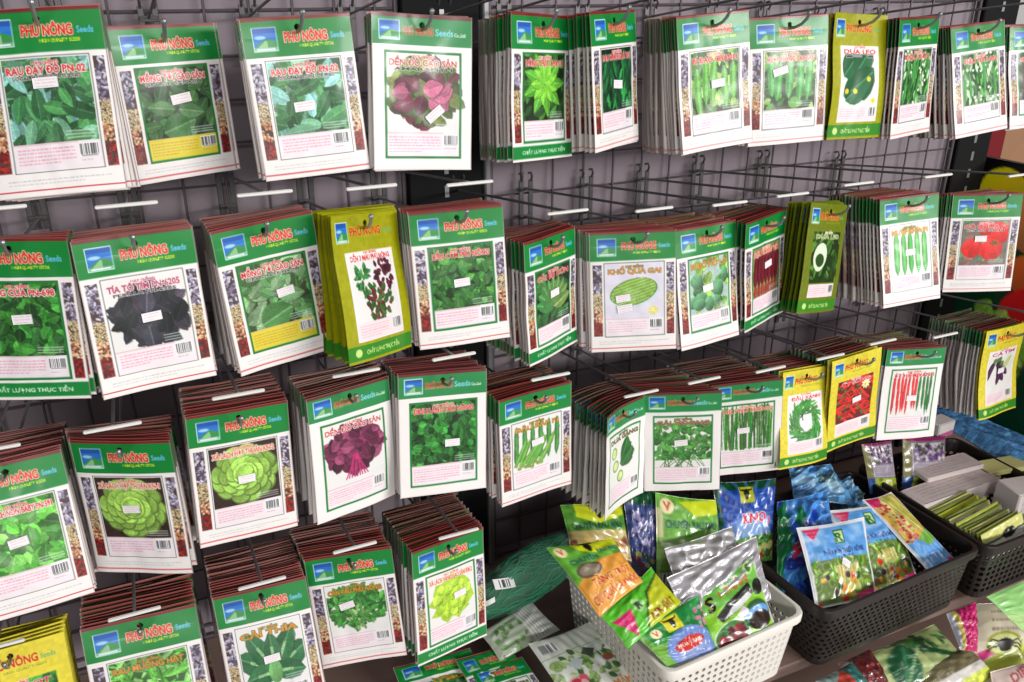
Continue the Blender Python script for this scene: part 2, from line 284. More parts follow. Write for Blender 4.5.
wire_panel(.462, 1.372, .70, 2.1, .008, 'grey wire grid panel between the black upright and the dark right end post')
def upright(x0, x1, label, strip=None):
    f = MB(); f.box(x0, x1, -.006, .010, .695, 2.2, .002); o = f.build('shelf_upright', M_BLACK); tag(o, label, 'upright')
    if strip:
        g = MB(); g.box(strip[0], strip[1], -.012, .004, .695, 2.2, .002); g.build('edge_strip', M_DARKSTEEL, o)
    h = MB()
    for i in range(44): h.box((x0+x1)/2-.003, (x0+x1)/2+.003, -.0068, -.0061, .75+i*.032, .766+i*.032)
    h.build('slot_row', M_STEEL, o)
upright(.340, .446, 'wide black upright post between the two wire grid panels', (.4475, .457))
upright(1.378, 1.462, 'black end post at the right end of the wire grid')
# shelf boards
f = MB(); f.box(-1.2, 1.62, -.392, .010, .669, .689, .0015); shelf = f.build('shelf_board', M_SHELF); tag(shelf, 'brown laminate shelf board carrying the white and the dark baskets', 'shelf')
f = MB(); f.box(-1.2, 1.62, -.52, .010, .43, .45, .0015); tag(f.build('shelf_board', M_SHELF), 'lower brown shelf board under the bags at the bottom right', 'shelf')
f = MB(); f.box(-1.2, 1.62, .0115-.0035+.002, .0118, .45, .669); tag(f.build('back_board', M_BLACK), 'black back board below the upper shelf', 'board')
# far cabinet
f = MB(); f.box(1.775, 1.87, .26, .6, 0, 1.42, .004); cab = f.build('display_cabinet', mat('dark_red_lacquer', hexc(112, 18, 24), rough=.35, noise=.1)); tag(cab, 'dark red cabinet far behind the right end post', 'cabinet')
g = MB(); g.box(1.795, 1.798, .252, .2595, .1, 1.38); g.build('door_seam', M_BLACK, cab)
f = MB(); f.box(1.90, 2.2, .3, .6, 0, 1.40, .004); o = f.build('wooden_rack', mat('tan_wood', hexc(150, 110, 80), rough=.5, noise=.25, nscale=12)); tag(o, 'tan wooden rack beside the dark red cabinet', 'rack')
# ---------------------------------------------------------------- hooks
HOOKLAB = {}
def hook(x, z, label, ytip=-.318, full=True, arm=.035, armtip=-.332, rise=.014):
    root = empty('display_hook', (x, 0, z)); tag(root, label, 'hook', 'price tag hooks on the wire grid')
    za = arm; SL = .135; dw = SL*abs(armtip); dz = lambda y: -SL*(abs(ytip)-abs(y))
    zw = za-dw; zp = dz(0)
    if full:
        b = MB()
        for s in (-1, 1):
            b.box(s*.0075-.0034, s*.0075+.0034, -.0045, -.0022, zp-.012, zw+.012, .0006)
            b.tube([(s*.0075, -.0035, zw+.010), (s*.0075, -.0075, zw+.017), (s*.0075, -.004, zw+.022), (s*.0075, .003, zw+.020)], .0016, 6)
        b.box(-.0095, .0095, -.0058, -.0046, zw-.004, zw+.002, .0004); b.box(-.0095, .0095, -.0058, -.0046, zp-.002, zp+.004, .0004)
        b.build('bracket', mat('bracket_metal', hexc(88, 86, 86), rough=.4, metal=.6), root)
    p = MB(); yt = ytip
    p.tube([(0, -.0062, dz(.0062)), (0, yt*.5, dz(yt*.5)), (0, yt+.014, dz(yt+.014)), (0, yt+.004, .002), (0, yt-.003, rise*.6), (0, yt-.006, rise)], .0017, 8)
    p.ball((0, yt-.006, rise+.001), .0026); p.build('prong', M_STEEL, root)
    a = MB(); a.tube([(0, -.0062, zw), (0, armtip*.5, (za+zw)/2), (0, armtip+.003, za)], .0016, 8); a.build('tag_arm', M_DARKSTEEL, root)
    t = MB(); t.box(-.024, .024, armtip-.0015, armtip+.0025, za-.0015, za+.0015, .0008); t.build('tag_bar', M_WHITE, root)
    return root
# ---------------------------------------------------------------- packet printing
GREEN = (.0, .46, .16); RED = (.80, .13, .10); OFFW = (.93, .91, .90); INK = (.16, .22, .24); PINK = (.87, .45, .58); YEL = (.86, .80, .22); OLIVE = (.62, .62, .02)
def logo(c, x, y, sx, sy, rg):
    c.rect(x-.8, y-.8, x+sx+.8, y+sy+.8, (.75, .9, .88)); c.rect(x, y, x+sx, y+sy, (.13, .45, .78))
    c.rect(x, y, x+sx, y+sy*.22, (.10, .33, .68)); c.ell(x+sx*.3, y+sy*.42, sx*.3, sy*.1, (.75, .88, .95), al=.8, soft=.6)
    c.clip = (x, y, x+sx, y+sy)
    c.poly([(x, y+sy*.86), (x+sx*.35, y+sy*.58), (x+sx*.62, y+sy*.46), (x+sx, y+sy*.60), (x+sx, y+sy), (x, y+sy)], (.20, .55, .27))
    c.poly([(x, y+sy), (x+sx*.5, y+sy*.55), (x+sx*.58, y+sy*.55), (x+sx*.6, y+sy)], (.68, .83, .62), .7)
    c.rect(x, y+sy*.86, x+sx, y+sy, (.55, .72, .66), .8); c.clip = None
    c.rect(x+2, y+sy*.9, x+sx-2, y+sy*.97, (.92, .96, .94), .9)
def header(c, style, rg):
    W = c.W
    if style in 'AT':
        c.rect(0, 0, W, 34, (.01, .50, .19)); c.rect(0, 0, W, 3.3, (.46, .11, .11)); c.rect(0, 0, W, .5, (.70, .50, .46))
        logo(c, 10, 9, 20, 19, rg)
        c.text('PHÚ NÔNG', 37, 21.5, 8.2, (.80, .16, .10), oc=(.93, .72, .62), ow=.55, width=39)
        c.text('Seeds', 79, 20.5, 5.2, (.35, .72, .86), bold=True, width=13); c.text('HIGH QUALITY SEEDS', 50, 26.6, 2.6, (.88, .92, .12), width=31)
        for x in np.arange(4, W-3, 1.0): pass
    elif style == 'B':
        c.rect(0, 0, W, 28, (.12, .52, .27)); c.rect(0, 0, W, 3.6, (.40, .12, .12)); c.rect(0, 0, W, .5, (.70, .55, .50))
        logo(c, 8, 7, 19, 16, rg)
        c.text('PHÚ NÔNG', 31, 18.5, 6.6, (.74, .25, .16), oc=(.66, .62, .42), ow=.4, width=30)
        c.text('Seeds', 63, 18.5, 6.2, (.45, .78, .82), width=18); c.text('Co.,Ltd', 82, 18.5, 3.2, (.85, .92, .85), width=11)
    else:
        logo(c, 7, 8, 16, 18, rg)
        c.text('PHÚ NÔNG', 27, 21, 8.4, (.74, .12, .10), oc=(.90, .74, .30), ow=.5, width=46)
        c.text('Seeds', 75, 20, 5, (.45, .66, .38), width=14); c.text('HIGH QUALITY SEEDS', 42, 26.2, 2.4, (.55, .60, .15), width=38)
def title(c, t, x0, x1, y, col, oc, h=6, sub=None, small=True):
    W = x1-x0; cx = (x0+x1)/2
    if small: c.text('HẠT GIỐNG', cx, y-h-1.2, 2.4, col, oc=oc, ow=.3, anchor='c', width=W*.3)
    c.text(t, cx, y, h, col, oc=oc, ow=.5, anchor='c', width=W*.9)
    if sub: c.text(sub, cx, y+4.3, 2.8, INK if col != INK else RED, anchor='c', width=W*.78, oc=oc, ow=.2)
def mulch(c, x0, y0, x1, y1, rg, col, n, L=(8, 16), wd=.42, var=.25, angs=None, bg=None, sharp=1.0, vein=.2):
    c.clip = (x0, y0, x1, y1)
    if bg is not None: c.rect(x0, y0, x1, y1, bg)
    for i in range(n):
        l = rg.uniform(*L); f = rg.uniform(1-var, 1+var); cc = [min(1, v*f) for v in (rg.choice(col) if isinstance(col, list) else col)]
        a = rg.uniform(0, 6.283) if angs is None else rg.uniform(*angs)
        c.leaf(rg.uniform(x0-3, x1+3), rg.uniform(y0-3, y1+3), l, l*wd, a, cc, vein=vein, sharp=sharp)
    c.clip = None
def cluster(c, cx, cy, rx, ry, rg, col, n, L=(8, 14), wd=.5, out=True, vein=.15, var=.25, sharp=1.):
    for i in range(n):
        a = rg.uniform(0, 6.283); q = math.sqrt(rg.random())*.98; x = cx+rx*q*math.cos(a); y = cy+ry*q*math.sin(a)
        l = rg.uniform(*L); f = rg.uniform(1-var, 1+var); cc = [min(1, v*f) for v in (rg.choice(col) if isinstance(col, list) else col)]
        an = math.atan2(y-cy, x-cx)+rg.uniform(-.7, .7) if out else rg.uniform(0, 6.283)
        c.leaf(x-l*.4*math.cos(an), y-l*.4*math.sin(an), l, l*wd, an, cc, vein=vein, sharp=sharp)
def head(c, cx, cy, r, rg, col):
    for k, (q, n) in enumerate(((1, 13), (.78, 11), (.56, 9), (.36, 7), (.18, 5))):
        for i in range(n):
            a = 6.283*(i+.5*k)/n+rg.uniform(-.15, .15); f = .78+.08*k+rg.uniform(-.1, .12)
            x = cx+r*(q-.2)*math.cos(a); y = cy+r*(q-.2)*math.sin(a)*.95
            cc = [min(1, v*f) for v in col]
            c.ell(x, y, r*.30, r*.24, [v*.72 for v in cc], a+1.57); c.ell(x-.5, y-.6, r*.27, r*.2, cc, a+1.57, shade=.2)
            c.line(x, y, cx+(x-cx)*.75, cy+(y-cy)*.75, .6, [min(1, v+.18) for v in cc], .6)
def pod(c, x, y, L, wd, ang, col, tip=None):
    ca, sa = math.cos(ang), math.sin(ang); n = 8; P = []; Qn = []
    for i in range(n+1):
        t = i/n; h = wd/2*min(1, 4*t+.3)*min(1, 5*(1-t)+.15); P.append((t*L, h)); Qn.append((t*L, -h))
    f = lambda p: (x+p[0]*ca-p[1]*sa, y+p[0]*sa+p[1]*ca)
    c.poly([f(p) for p in P+Qn[::-1]], col); c.poly([f((a, b*.2)) for a, b in P]+[f((a, b*.6)) for a, b in Qn[::-1]], [min(1, v*1.3+.05) for v in col], .7)
    if tip: c.ell(*f((0, 0)), wd*.5, wd*.4, tip)
G1 = (.25, .48, .22); G2 = (.30, .58, .26); BLG = (.42, .62, .58); DG = (.10, .28, .13)
def picture(c, kind, x0, y0, x1, y1, rg):
    cx, cy = (x0+x1)/2, (y0+y1)/2; w_, h_ = x1-x0, y1-y0; white = (.90, .89, .88)
    m = lambda *a, **k: mulch(c, x0, y0, x1, y1, rg, *a, **k)
    c.rect(x0, y0, x1, y1, white)
    c.clip = (x0, y0, x1, y1)
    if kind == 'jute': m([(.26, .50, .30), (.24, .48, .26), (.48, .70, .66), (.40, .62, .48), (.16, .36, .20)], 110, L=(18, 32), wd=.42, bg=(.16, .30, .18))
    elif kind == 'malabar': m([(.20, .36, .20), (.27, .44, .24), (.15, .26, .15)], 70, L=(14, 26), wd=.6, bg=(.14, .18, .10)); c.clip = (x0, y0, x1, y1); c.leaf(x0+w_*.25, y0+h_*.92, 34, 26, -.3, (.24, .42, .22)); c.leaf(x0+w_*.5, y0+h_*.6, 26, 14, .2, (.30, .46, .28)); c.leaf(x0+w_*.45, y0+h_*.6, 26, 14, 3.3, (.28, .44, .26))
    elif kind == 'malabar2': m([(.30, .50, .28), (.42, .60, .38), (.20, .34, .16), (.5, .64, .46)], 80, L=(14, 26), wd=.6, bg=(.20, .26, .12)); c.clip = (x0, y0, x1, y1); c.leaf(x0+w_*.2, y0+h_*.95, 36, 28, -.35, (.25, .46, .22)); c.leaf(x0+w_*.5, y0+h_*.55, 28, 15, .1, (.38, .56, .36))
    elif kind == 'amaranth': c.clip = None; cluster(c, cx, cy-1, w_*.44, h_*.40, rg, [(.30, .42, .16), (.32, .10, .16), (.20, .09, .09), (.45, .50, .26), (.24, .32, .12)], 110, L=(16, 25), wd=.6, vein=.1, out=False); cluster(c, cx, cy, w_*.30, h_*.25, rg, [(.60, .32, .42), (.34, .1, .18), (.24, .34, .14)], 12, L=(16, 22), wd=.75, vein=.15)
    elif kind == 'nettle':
        m([(.22, .44, .16), (.14, .30, .12)], 50, L=(14, 24), wd=.5, bg=(.08, .16, .06)); c.clip = (x0, y0, x1, y1)
        for k in range(2):
            for i in range(9): a = 6.283*i/9+.3*k; c.leaf(cx, cy-4, (34, 22)[k], (13, 10)[k], a, ((.32, .62, .18), (.46, .76, .22))[k])
    elif kind == 'chilli_leaf': m([(.08, .34, .18), (.14, .48, .22), (.05, .22, .12)], 110, L=(14, 28), wd=.3, bg=(.03, .14, .08), angs=(.8, 2.3))
    elif kind in ('gourd', 'gourd2'):
        m([(.34, .52, .26), (.52, .66, .34), (.20, .34, .18)], 70, L=(10, 20), wd=.7, bg=(.16, .26, .12)); c.clip = (x0, y0, x1, y1)
        for i in range(5): x = x0+w_*(.12+.19*i); pod(c, x, y0+rg.uniform(4, 20), rg.uniform(38, 52), 9.5, 1.57+rg.uniform(-.1, .1), (.36, .60, .26) if kind == 'gourd' else (.30, .58, .30), (.86, .80, .2) if kind == 'gourd' and i == 2 else None)
    elif kind == 'cucumber':
        for i in range(7): c.leaf(x0+w_*rg.uniform(0, .4), y0+h_*rg.uniform(.3, .9), w_*.75, w_*.5, -.6+rg.uniform(-.25, .3), (.08, .34, .18))
        for i in range(4): c.ell(x0+w_*rg.uniform(.1, .9), y0+h_*rg.uniform(.1, .95), 3.6, 3, (.90, .80, .12))
    elif kind in ('pea', 'pea2'):
        m([(.16, .42, .16), (.26, .52, .22), (.60, .72, .56)], 110, L=(8, 18), wd=.4, bg=(.10, .28, .10), angs=(1, 2.1)); c.clip = (x0, y0, x1, y1)
        for i in range(26): c.ell(rg.uniform(x0, x1), rg.uniform(y0, y1), 2.3, 1.7, (.88, .92, .84))
        for i in range(6): pod(c, rg.uniform(x0, x1), rg.uniform(y0, cy), 34, 5, 1.57+rg.uniform(-.15, .15), (.20, .50, .20))
    elif kind == 'carrot':
        m([(.3, .42, .16)], 60, L=(6, 12), wd=.15, bg=(.22, .20, .12)); c.clip = (x0, y0, x1, y1)
        for i in range(3): pod(c, x0+w_*(.3+.25*i), y0+8, 50, 14, 1.5+.1*i, (.86, .52, .20))
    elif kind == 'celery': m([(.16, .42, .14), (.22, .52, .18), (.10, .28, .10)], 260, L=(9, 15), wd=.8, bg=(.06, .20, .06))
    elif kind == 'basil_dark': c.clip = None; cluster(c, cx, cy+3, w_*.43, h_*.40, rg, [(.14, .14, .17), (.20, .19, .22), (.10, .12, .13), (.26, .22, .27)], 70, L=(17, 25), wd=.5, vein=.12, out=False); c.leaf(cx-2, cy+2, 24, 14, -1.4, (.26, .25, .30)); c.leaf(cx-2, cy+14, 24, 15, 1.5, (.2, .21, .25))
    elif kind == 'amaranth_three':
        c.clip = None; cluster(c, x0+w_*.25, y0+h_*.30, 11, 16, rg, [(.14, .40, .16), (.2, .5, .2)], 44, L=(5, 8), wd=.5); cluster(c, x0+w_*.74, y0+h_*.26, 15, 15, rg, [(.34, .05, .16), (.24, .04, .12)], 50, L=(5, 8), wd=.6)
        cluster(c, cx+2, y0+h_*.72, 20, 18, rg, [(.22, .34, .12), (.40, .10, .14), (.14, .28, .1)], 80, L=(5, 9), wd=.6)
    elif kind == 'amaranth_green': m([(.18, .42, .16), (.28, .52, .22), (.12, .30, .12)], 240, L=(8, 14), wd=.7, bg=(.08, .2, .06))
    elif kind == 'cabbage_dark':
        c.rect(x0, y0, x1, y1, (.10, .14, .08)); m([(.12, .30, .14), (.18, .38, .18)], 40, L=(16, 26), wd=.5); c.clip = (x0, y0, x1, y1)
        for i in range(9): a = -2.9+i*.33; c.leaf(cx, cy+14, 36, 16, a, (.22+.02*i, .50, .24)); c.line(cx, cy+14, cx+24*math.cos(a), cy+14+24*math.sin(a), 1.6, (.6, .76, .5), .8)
    elif kind == 'melon':
        c.rect(x0, y0, x1, y1, (.86, .84, .90)); c.ell(cx, cy+3, w_*.44, h_*.26, (.80, .84, .88), -.2); c.ell(cx-1, cy+1, w_*.42, h_*.24, (.34, .52, .16), -.25)
        for i in range(-8, 9):
            hl = w_*.40*math.sqrt(1-(i/8.6)**2); ox, oy = cx-1+i*1.7*math.sin(.3), cy+1+i*1.75*math.cos(.3)
            c.line(ox-hl*math.cos(.3), oy+hl*math.sin(.3), ox+hl*math.cos(.3), oy-hl*math.sin(.3), 1.7, ((.46, .64, .22), (.62, .76, .36))[i % 2])
        c.ell(x1-12, y1-8, 6, 5, (.86, .82, .3), al=.8)
    elif kind == 'squash':
        c.clip = (x0, y0, x1, y1); m([(.30, .50, .22), (.50, .64, .28)], 40, L=(8, 16), wd=.8, bg=(.66, .76, .72))
        c.clip = (x0, y0, x1, y1)
        for i in range(13): c.ell(rg.uniform(x0, x1), rg.uniform(y0+h_*.3, y1-4), rg.uniform(6, 10), rg.uniform(6, 10), (.34, .54, .38), shade=.5)
    elif kind == 'beet':
        m([(.42, .40, .22), (.50, .42, .26)], 60, L=(6, 12), wd=.3, bg=(.56, .50, .34)); c.clip = (x0, y0, x1, y1)
        for i in range(7): x = x0+w_*(.08+.13*i); pod(c, x+3, y0+6, 46, 9, 1.62, (.36, .07, .12)); pod(c, x+2, y0+50, 14, 7, 1.7, (.56, .20, .16))
    elif kind == 'cuke_slice': m([(.16, .34, .10), (.26, .42, .12)], 60, L=(10, 18), wd=.4, bg=(.10, .20, .05)); c.clip = (x0, y0, x1, y1); c.ell(x0+w_*.3, cy, w_*.22, h_*.28, (.86, .90, .80), .2); c.ell(x0+w_*.3, cy+4, w_*.15, h_*.13, (.16, .3, .1), .2)
    elif kind == 'luffa':
        for i in range(5): x = x0+w_*(.14+.18*i); pod(c, x, y0+9, h_*.86, 9.5, 1.57, (.20, .58, .20)); c.line(x-1, y0+12, x-1, y0+h_*.8, .8, (.55, .8, .4)); c.ell(x, y0+8, 4, 3.6, (.92, .74, .16))
    elif kind == 'tomato':
        m([(.5, .36, .3), (.34, .5, .36)], 40, L=(8, 16), wd=.7, bg=(.45, .42, .38)); c.clip = (x0, y0, x1, y1)
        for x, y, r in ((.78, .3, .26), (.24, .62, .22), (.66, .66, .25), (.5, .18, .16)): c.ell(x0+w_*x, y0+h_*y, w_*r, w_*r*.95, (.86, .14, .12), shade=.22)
        for i in range(10): c.line(x0+w_*.72, y0+h_*.5, x0+w_*(.72+.12*math.cos(i)), y0+h_*(.5+.08*math.sin(i)), 1, (.2, .42, .2))
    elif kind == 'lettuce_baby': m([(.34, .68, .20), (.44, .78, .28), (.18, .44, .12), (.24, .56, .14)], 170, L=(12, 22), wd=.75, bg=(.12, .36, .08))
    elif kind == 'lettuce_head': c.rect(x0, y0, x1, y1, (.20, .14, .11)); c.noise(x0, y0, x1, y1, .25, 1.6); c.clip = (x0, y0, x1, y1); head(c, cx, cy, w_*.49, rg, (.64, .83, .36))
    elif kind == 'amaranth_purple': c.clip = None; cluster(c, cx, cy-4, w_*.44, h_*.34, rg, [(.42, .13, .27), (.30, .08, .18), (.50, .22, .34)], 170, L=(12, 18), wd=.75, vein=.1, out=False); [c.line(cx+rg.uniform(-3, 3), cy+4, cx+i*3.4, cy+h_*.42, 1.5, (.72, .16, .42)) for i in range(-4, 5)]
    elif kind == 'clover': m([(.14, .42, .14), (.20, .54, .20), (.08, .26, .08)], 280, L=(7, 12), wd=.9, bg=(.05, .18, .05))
    elif kind == 'okra':
        for i in range(6): pod(c, x0+w_*(.08+.17*i), y0+4, h_*.8, 6.5, 1.6, (.24, .46, .22))
        for i in range(9): pod(c, x0+w_*(.06+.065*i), y1-rg.uniform(2, 12), h_*rg.uniform(.55, .72), 6, -1.0+rg.uniform(-.16, .16), (.34+.03*(i % 3), .58, .24), (.5, .6, .3))
    elif kind == 'cuke_leaf':
        for i in range(8): c.leaf(cx-4+rg.uniform(-4, 4), cy+rg.uniform(-4, 14), 30, 20, rg.uniform(-1.2, .3), (.12, .36, .14))
        for x, y in ((.18, .35), (.25, .62), (.42, .86)): c.ell(x0+w_*x, y0+h_*y, 8, 8, (.40, .62, .22)); c.ell(x0+w_*x, y0+h_*y, 6, 6, (.82, .88, .58))
    elif kind == 'watercress':
        for i in range(26): c.line(cx+rg.uniform(-w_*.4, w_*.4), y1, cx+rg.uniform(-w_*.45, w_*.45), cy, .9, (.26, .46, .2))
        mulch(c, x0, y0+8, x1, y1-10, rg, [(.20, .44, .18), (.30, .54, .24)], 210, L=(7, 12), wd=.7)
    elif kind == 'chive':
        for i in range(76): x = x0+w_*(.04+.92*i/76); c.line(x+rg.uniform(-3, 3), y0+rg.uniform(0, 8), x+rg.uniform(-4, 4), y1-rg.uniform(2, 5), rg.uniform(1.2, 2.2), [v*rg.uniform(.7, 1.3) for v in (.24, .46, .20)])
    elif kind == 'bean_ring':
        for i in range(190): a = rg.uniform(0, 6.283); r = rg.uniform(.20, .44)*w_; pod(c, cx+r*math.cos(a), cy+4+r*math.sin(a), 15, 2.8, a+rg.choice([1.2, 1.9, 1.5, .8]), [v*rg.uniform(.75, 1.2) for v in (.22, .50, .2)])
    elif kind == 'chilli_red':
        c.rect(x0, y0, x1, y1, (.42, .12, .10))
        for i in range(60): pod(c, rg.uniform(x0-6, x1-8), rg.uniform(y0, y1), 22, 4.5, rg.uniform(-.7, .9), [v*rg.uniform(.7, 1.15) for v in (.80, .16, .14)], (.3, .45, .2))
        c.clip = (x0, y0, x1, y1)
        for i in range(9): c.leaf(x1-14, y0+14, 9, 4, i*.7, (.92, .90, .62))
    elif kind == 'chilli_two':
        for i in range(11): x = x0+w_*(.08+.083*i); pod(c, x, y0+rg.uniform(3, 7), h_*rg.uniform(.75, .92), 4.4, 1.57+rg.uniform(-.04, .04), (.76, .15, .16) if i < 7 else (.16, .40, .18))
    elif kind == 'eggplant':
        for i in range(6): pod(c, x0+w_*rg.uniform(.2, .5), y0+h_*rg.uniform(.1, .3), h_*.6, 10, .7+.28*i, (.24, .13, .24), (.36, .5, .28))
        for i in range(3): pod(c, x1-6-i*3, y0+6, h_*.4, 3.5, 2.2+.1*i, (.66, .72, .44))
    elif kind == 'grass': m([(.28, .56, .16), (.36, .66, .24), (.16, .38, .1), (.5, .72, .4)], 160, L=(18, 34), wd=.16, bg=(.16, .34, .1))
    elif kind == 'bokchoy':
        for a, l, wd in ((-2.65, 46, 26), (-.50, 46, 26), (-2.1, 50, 22), (-1.05, 50, 22), (-1.57, 40, 18), (2.95, 32, 22), (.18, 32, 22)): c.leaf(cx, cy+16, l, wd, a, (.16, .38, .22)); c.line(cx, cy+18, cx+l*.6*math.cos(a), cy+16+l*.6*math.sin(a), 3, (.56, .74, .52))
        c.ell(cx, cy+18, 7, 12, (.42, .66, .38), shade=.2)
    elif kind == 'parsley':
        for i in range(18): c.line(cx+rg.uniform(-3, 3), y1-8, cx+rg.uniform(-w_*.35, w_*.35), cy, 1.2, (.4, .6, .32))
        cluster(c, cx, cy-4, w_*.54, h_*.42, rg, [(.14, .36, .13), (.22, .50, .2), (.30, .56, .25)], 300, L=(7, 12), wd=.5, out=False); cluster(c, cx, cy+12, w_*.18, h_*.25, rg, [(.2, .46, .16), (.5, .66, .4)], 50, L=(6, 9), wd=.5)
    elif kind == 'lettuce_curly':
        P = [(cx+w_*(.42+.08*math.sin(i*2.7))*math.cos(i*.2618)*1.05, cy+3+h_*(.42+.06*math.sin(i*3.9))*math.sin(i*.2618)) for i in range(24)]
        c.poly(P, (.66, .80, .22)); c.clip = (x0, y0, x1, y1); cluster(c, cx, cy+2, w_*.34, h_*.32, rg, [(.66, .81, .22), (.70, .84, .28), (.62, .77, .18)], 60, L=(8, 13), wd=.9, var=.04, vein=.05, out=False)
    c.clip = None
def packet_art(W, H, res, style, kind, t, sub=None, tcol=(.78, .12, .14), bottom='white', box='pink', seed=1, body=None, strips=True, frame=None):
    rg = random.Random(seed); nx, ny = int(100*res), int(142*res)
    np.random.seed(seed)
    c = Cv(100, 142, nx, ny, body or OFFW)
    hasframe = frame or (GREEN if style in 'BT' or bottom == 'green' else None)
    if style == 'C':
        c.noise(0, 0, 100, 142, .04, 4); header(c, 'C', rg)
        if kind != 'cuke_slice': c.rect(15, 36, 86, 122, (.93, .91, .91))
        x0, x1 = 18, 83; c.clip = None
        if kind in ('chilli_red', 'cuke_slice', 'veg_yellow'): picture(c, kind if kind != 'veg_yellow' else 'celery', 15, 36, 86, 102, rg)
        else: picture(c, kind, x0, 45, x1, 104, rg)
        title(c, t, 18, 84, 45, tcol, (.95, .93, .92), 5, sub)
        c.rect(16, 104, 85, 121, (.92, .86, .87)); c.words(19, 107, 62, 2.6, 5, PINK, rg, .8, .6); c.barcode(68, 105, 83, 116, rg)
        c.rect(0, 125, 100, 139, (.20, .52, .12)); c.text('CHẤT LƯỢNG THỰC TIỄN', 24, 134.5, 4.2, (.80, .90, .55), width=52); c.ell(14, 132, 4, 4, (.78, .88, .5))
    else:
        header(c, style if style != 'T' else 'A', rg)
        if style == 'B': fx0, fy0, fx1, fy1 = 12, 33, 89, 131
        else: fx0, fy0, fx1, fy1 = (16.5, 36.5, 86, 124) if strips else (9, 36, 94, 122)
        if style != 'B' and strips:
            c.seeds(4, 38.5, 14, 123, rg); c.seeds(88.3, 38.5, 97, 123, rg)
        ph = fy0+(fy1-fy0)*.75
        picture(c, kind, fx0+1.5, fy0+1.5, fx1-1.5, ph, rg)
        c.noise(fx0+1.5, fy0+1.5, fx1-1.5, ph, .10, 1.0); c.noise(fx0+1.5, fy0+1.5, fx1-1.5, ph, .07, 6)
        for i in range(3): c.rect(fx1-26, ph-8+i*2.4, fx1-4, ph-7+i*2.4, (.86, .88, .88), .6)
        bc = {'pink': (.92, .88, .90), 'yellow': (.86, .80, .22)}[box]
        c.rect(fx0+1, ph, fx1-1, fy1-1, bc); c.rect(fx0+1, ph, fx1-18, ph+1.2, (.82, .62, .66), .5)
        c.words(fx0+4, ph+4, fx1-21, 2.7, max(3, int((fy1-ph-7)/2.7)), PINK if box == 'pink' else (.72, .50, .12), rg, .9, .75); c.barcode(fx1-18, ph+2, fx1-3, ph+12.5, rg)
        c.words(fx1-17, ph+14.5, fx1-4, 2, 1, (.4, .4, .45), rg, .7, .6)
        if hasframe: c.frame(fx0, fy0, fx1, fy1, 2.2 if style != 'A' or bottom != 'white' else 1.4, (.10, .47, .20))
        else: c.frame(fx0, fy0, fx1, fy1, .7, (.22, .28, .27))
        title(c, t, fx0+1, fx1-1, fy0+13, tcol, (.93, .86, .84) if tcol[0] > .6 and tcol[1] < .4 else (.35, .42, .18), 5.6, sub)
        if bottom == 'white':
            c.words(10, 129, 90, 2.6, 2, (.66, .66, .68), rg, 1.1, .55)
            c.rect(1, 136.5, 99, 137.6, (.80, .28, .30))
        elif bottom == 'green':
            c.rect(1, 126.5, 99, 139, (.03, .50, .20)); c.text('CHẤT LƯỢNG THỰC TIỄN', 50, 134.6, 3.6, (.80, .92, .80), width=70, anchor='c')
    # welded transparent rim of the pouch
    if style != 'C': c.rect(0, 0, 1, 142, (.66, .57, .55)); c.rect(99, 0, 100, 142, (.66, .57, .55)); c.rect(0, 140.6, 100, 142, (.90, .84, .82))
    return c
# ---------------------------------------------------------------- pouch meshes
def setcol(me, cols):
    at = me.color_attributes.new('Col', 'FLOAT_COLOR', 'POINT')
    q = np.ones((len(cols), 4), dtype=np.float32); q[:, :3] = cols; at.data.foreach_set('color', q.ravel())
def mesh_np(name, V, F, cols, m):
    me = bpy.data.meshes.new(name); V = np.asarray(V, np.float32); F = np.asarray(F, np.int32)
    me.vertices.add(len(V)); me.vertices.foreach_set('co', V.ravel())
    me.loops.add(F.size); me.loops.foreach_set('vertex_index', F.ravel())
    me.polygons.add(len(F)); me.polygons.foreach_set('loop_start', np.arange(0, F.size, 4, dtype=np.int32)); 
    me.update(calc_edges=True); setcol(me, cols); me.materials.append(m); me.shade_smooth(); return me
def gridfaces(nx, ny, off=0, flip=False):
    i = np.arange(nx)[None] + np.arange(ny)[:, None]*(nx+1) + off
    f = np.stack([i, i+nx+1, i+nx+2, i+1], -1).reshape(-1, 4)
    return f[:, ::-1] if flip else f
def ring(nx, ny):
    return np.concatenate([np.arange(nx), nx+np.arange(ny)*(nx+1), (nx+ny*(nx+1))-np.arange(nx), ny*(nx+1)-np.arange(ny)*(nx+1)])
def noise2(U, V_, seed, amp, n=5, f=(2, 7)):
    rg = random.Random(seed); Z = np.zeros_like(U)
    for i in range(n):
        a = rg.uniform(0, math.pi); q = rg.uniform(*f); Z += np.sin((U*math.cos(a)+V_*math.sin(a))*q*2*math.pi+rg.uniform(0, 6.28))*amp/n*rg.uniform(.5, 1.5)
    return Z
def bendfn(cx, cv, wave, seed):
    def f(U, V_):
        return cx*(2*U-1)**2 - cv*V_**2 + wave*np.sin(U*5+seed)*V_*.8 + wave*.6*np.sin(V_*6+seed*1.7)
    return f
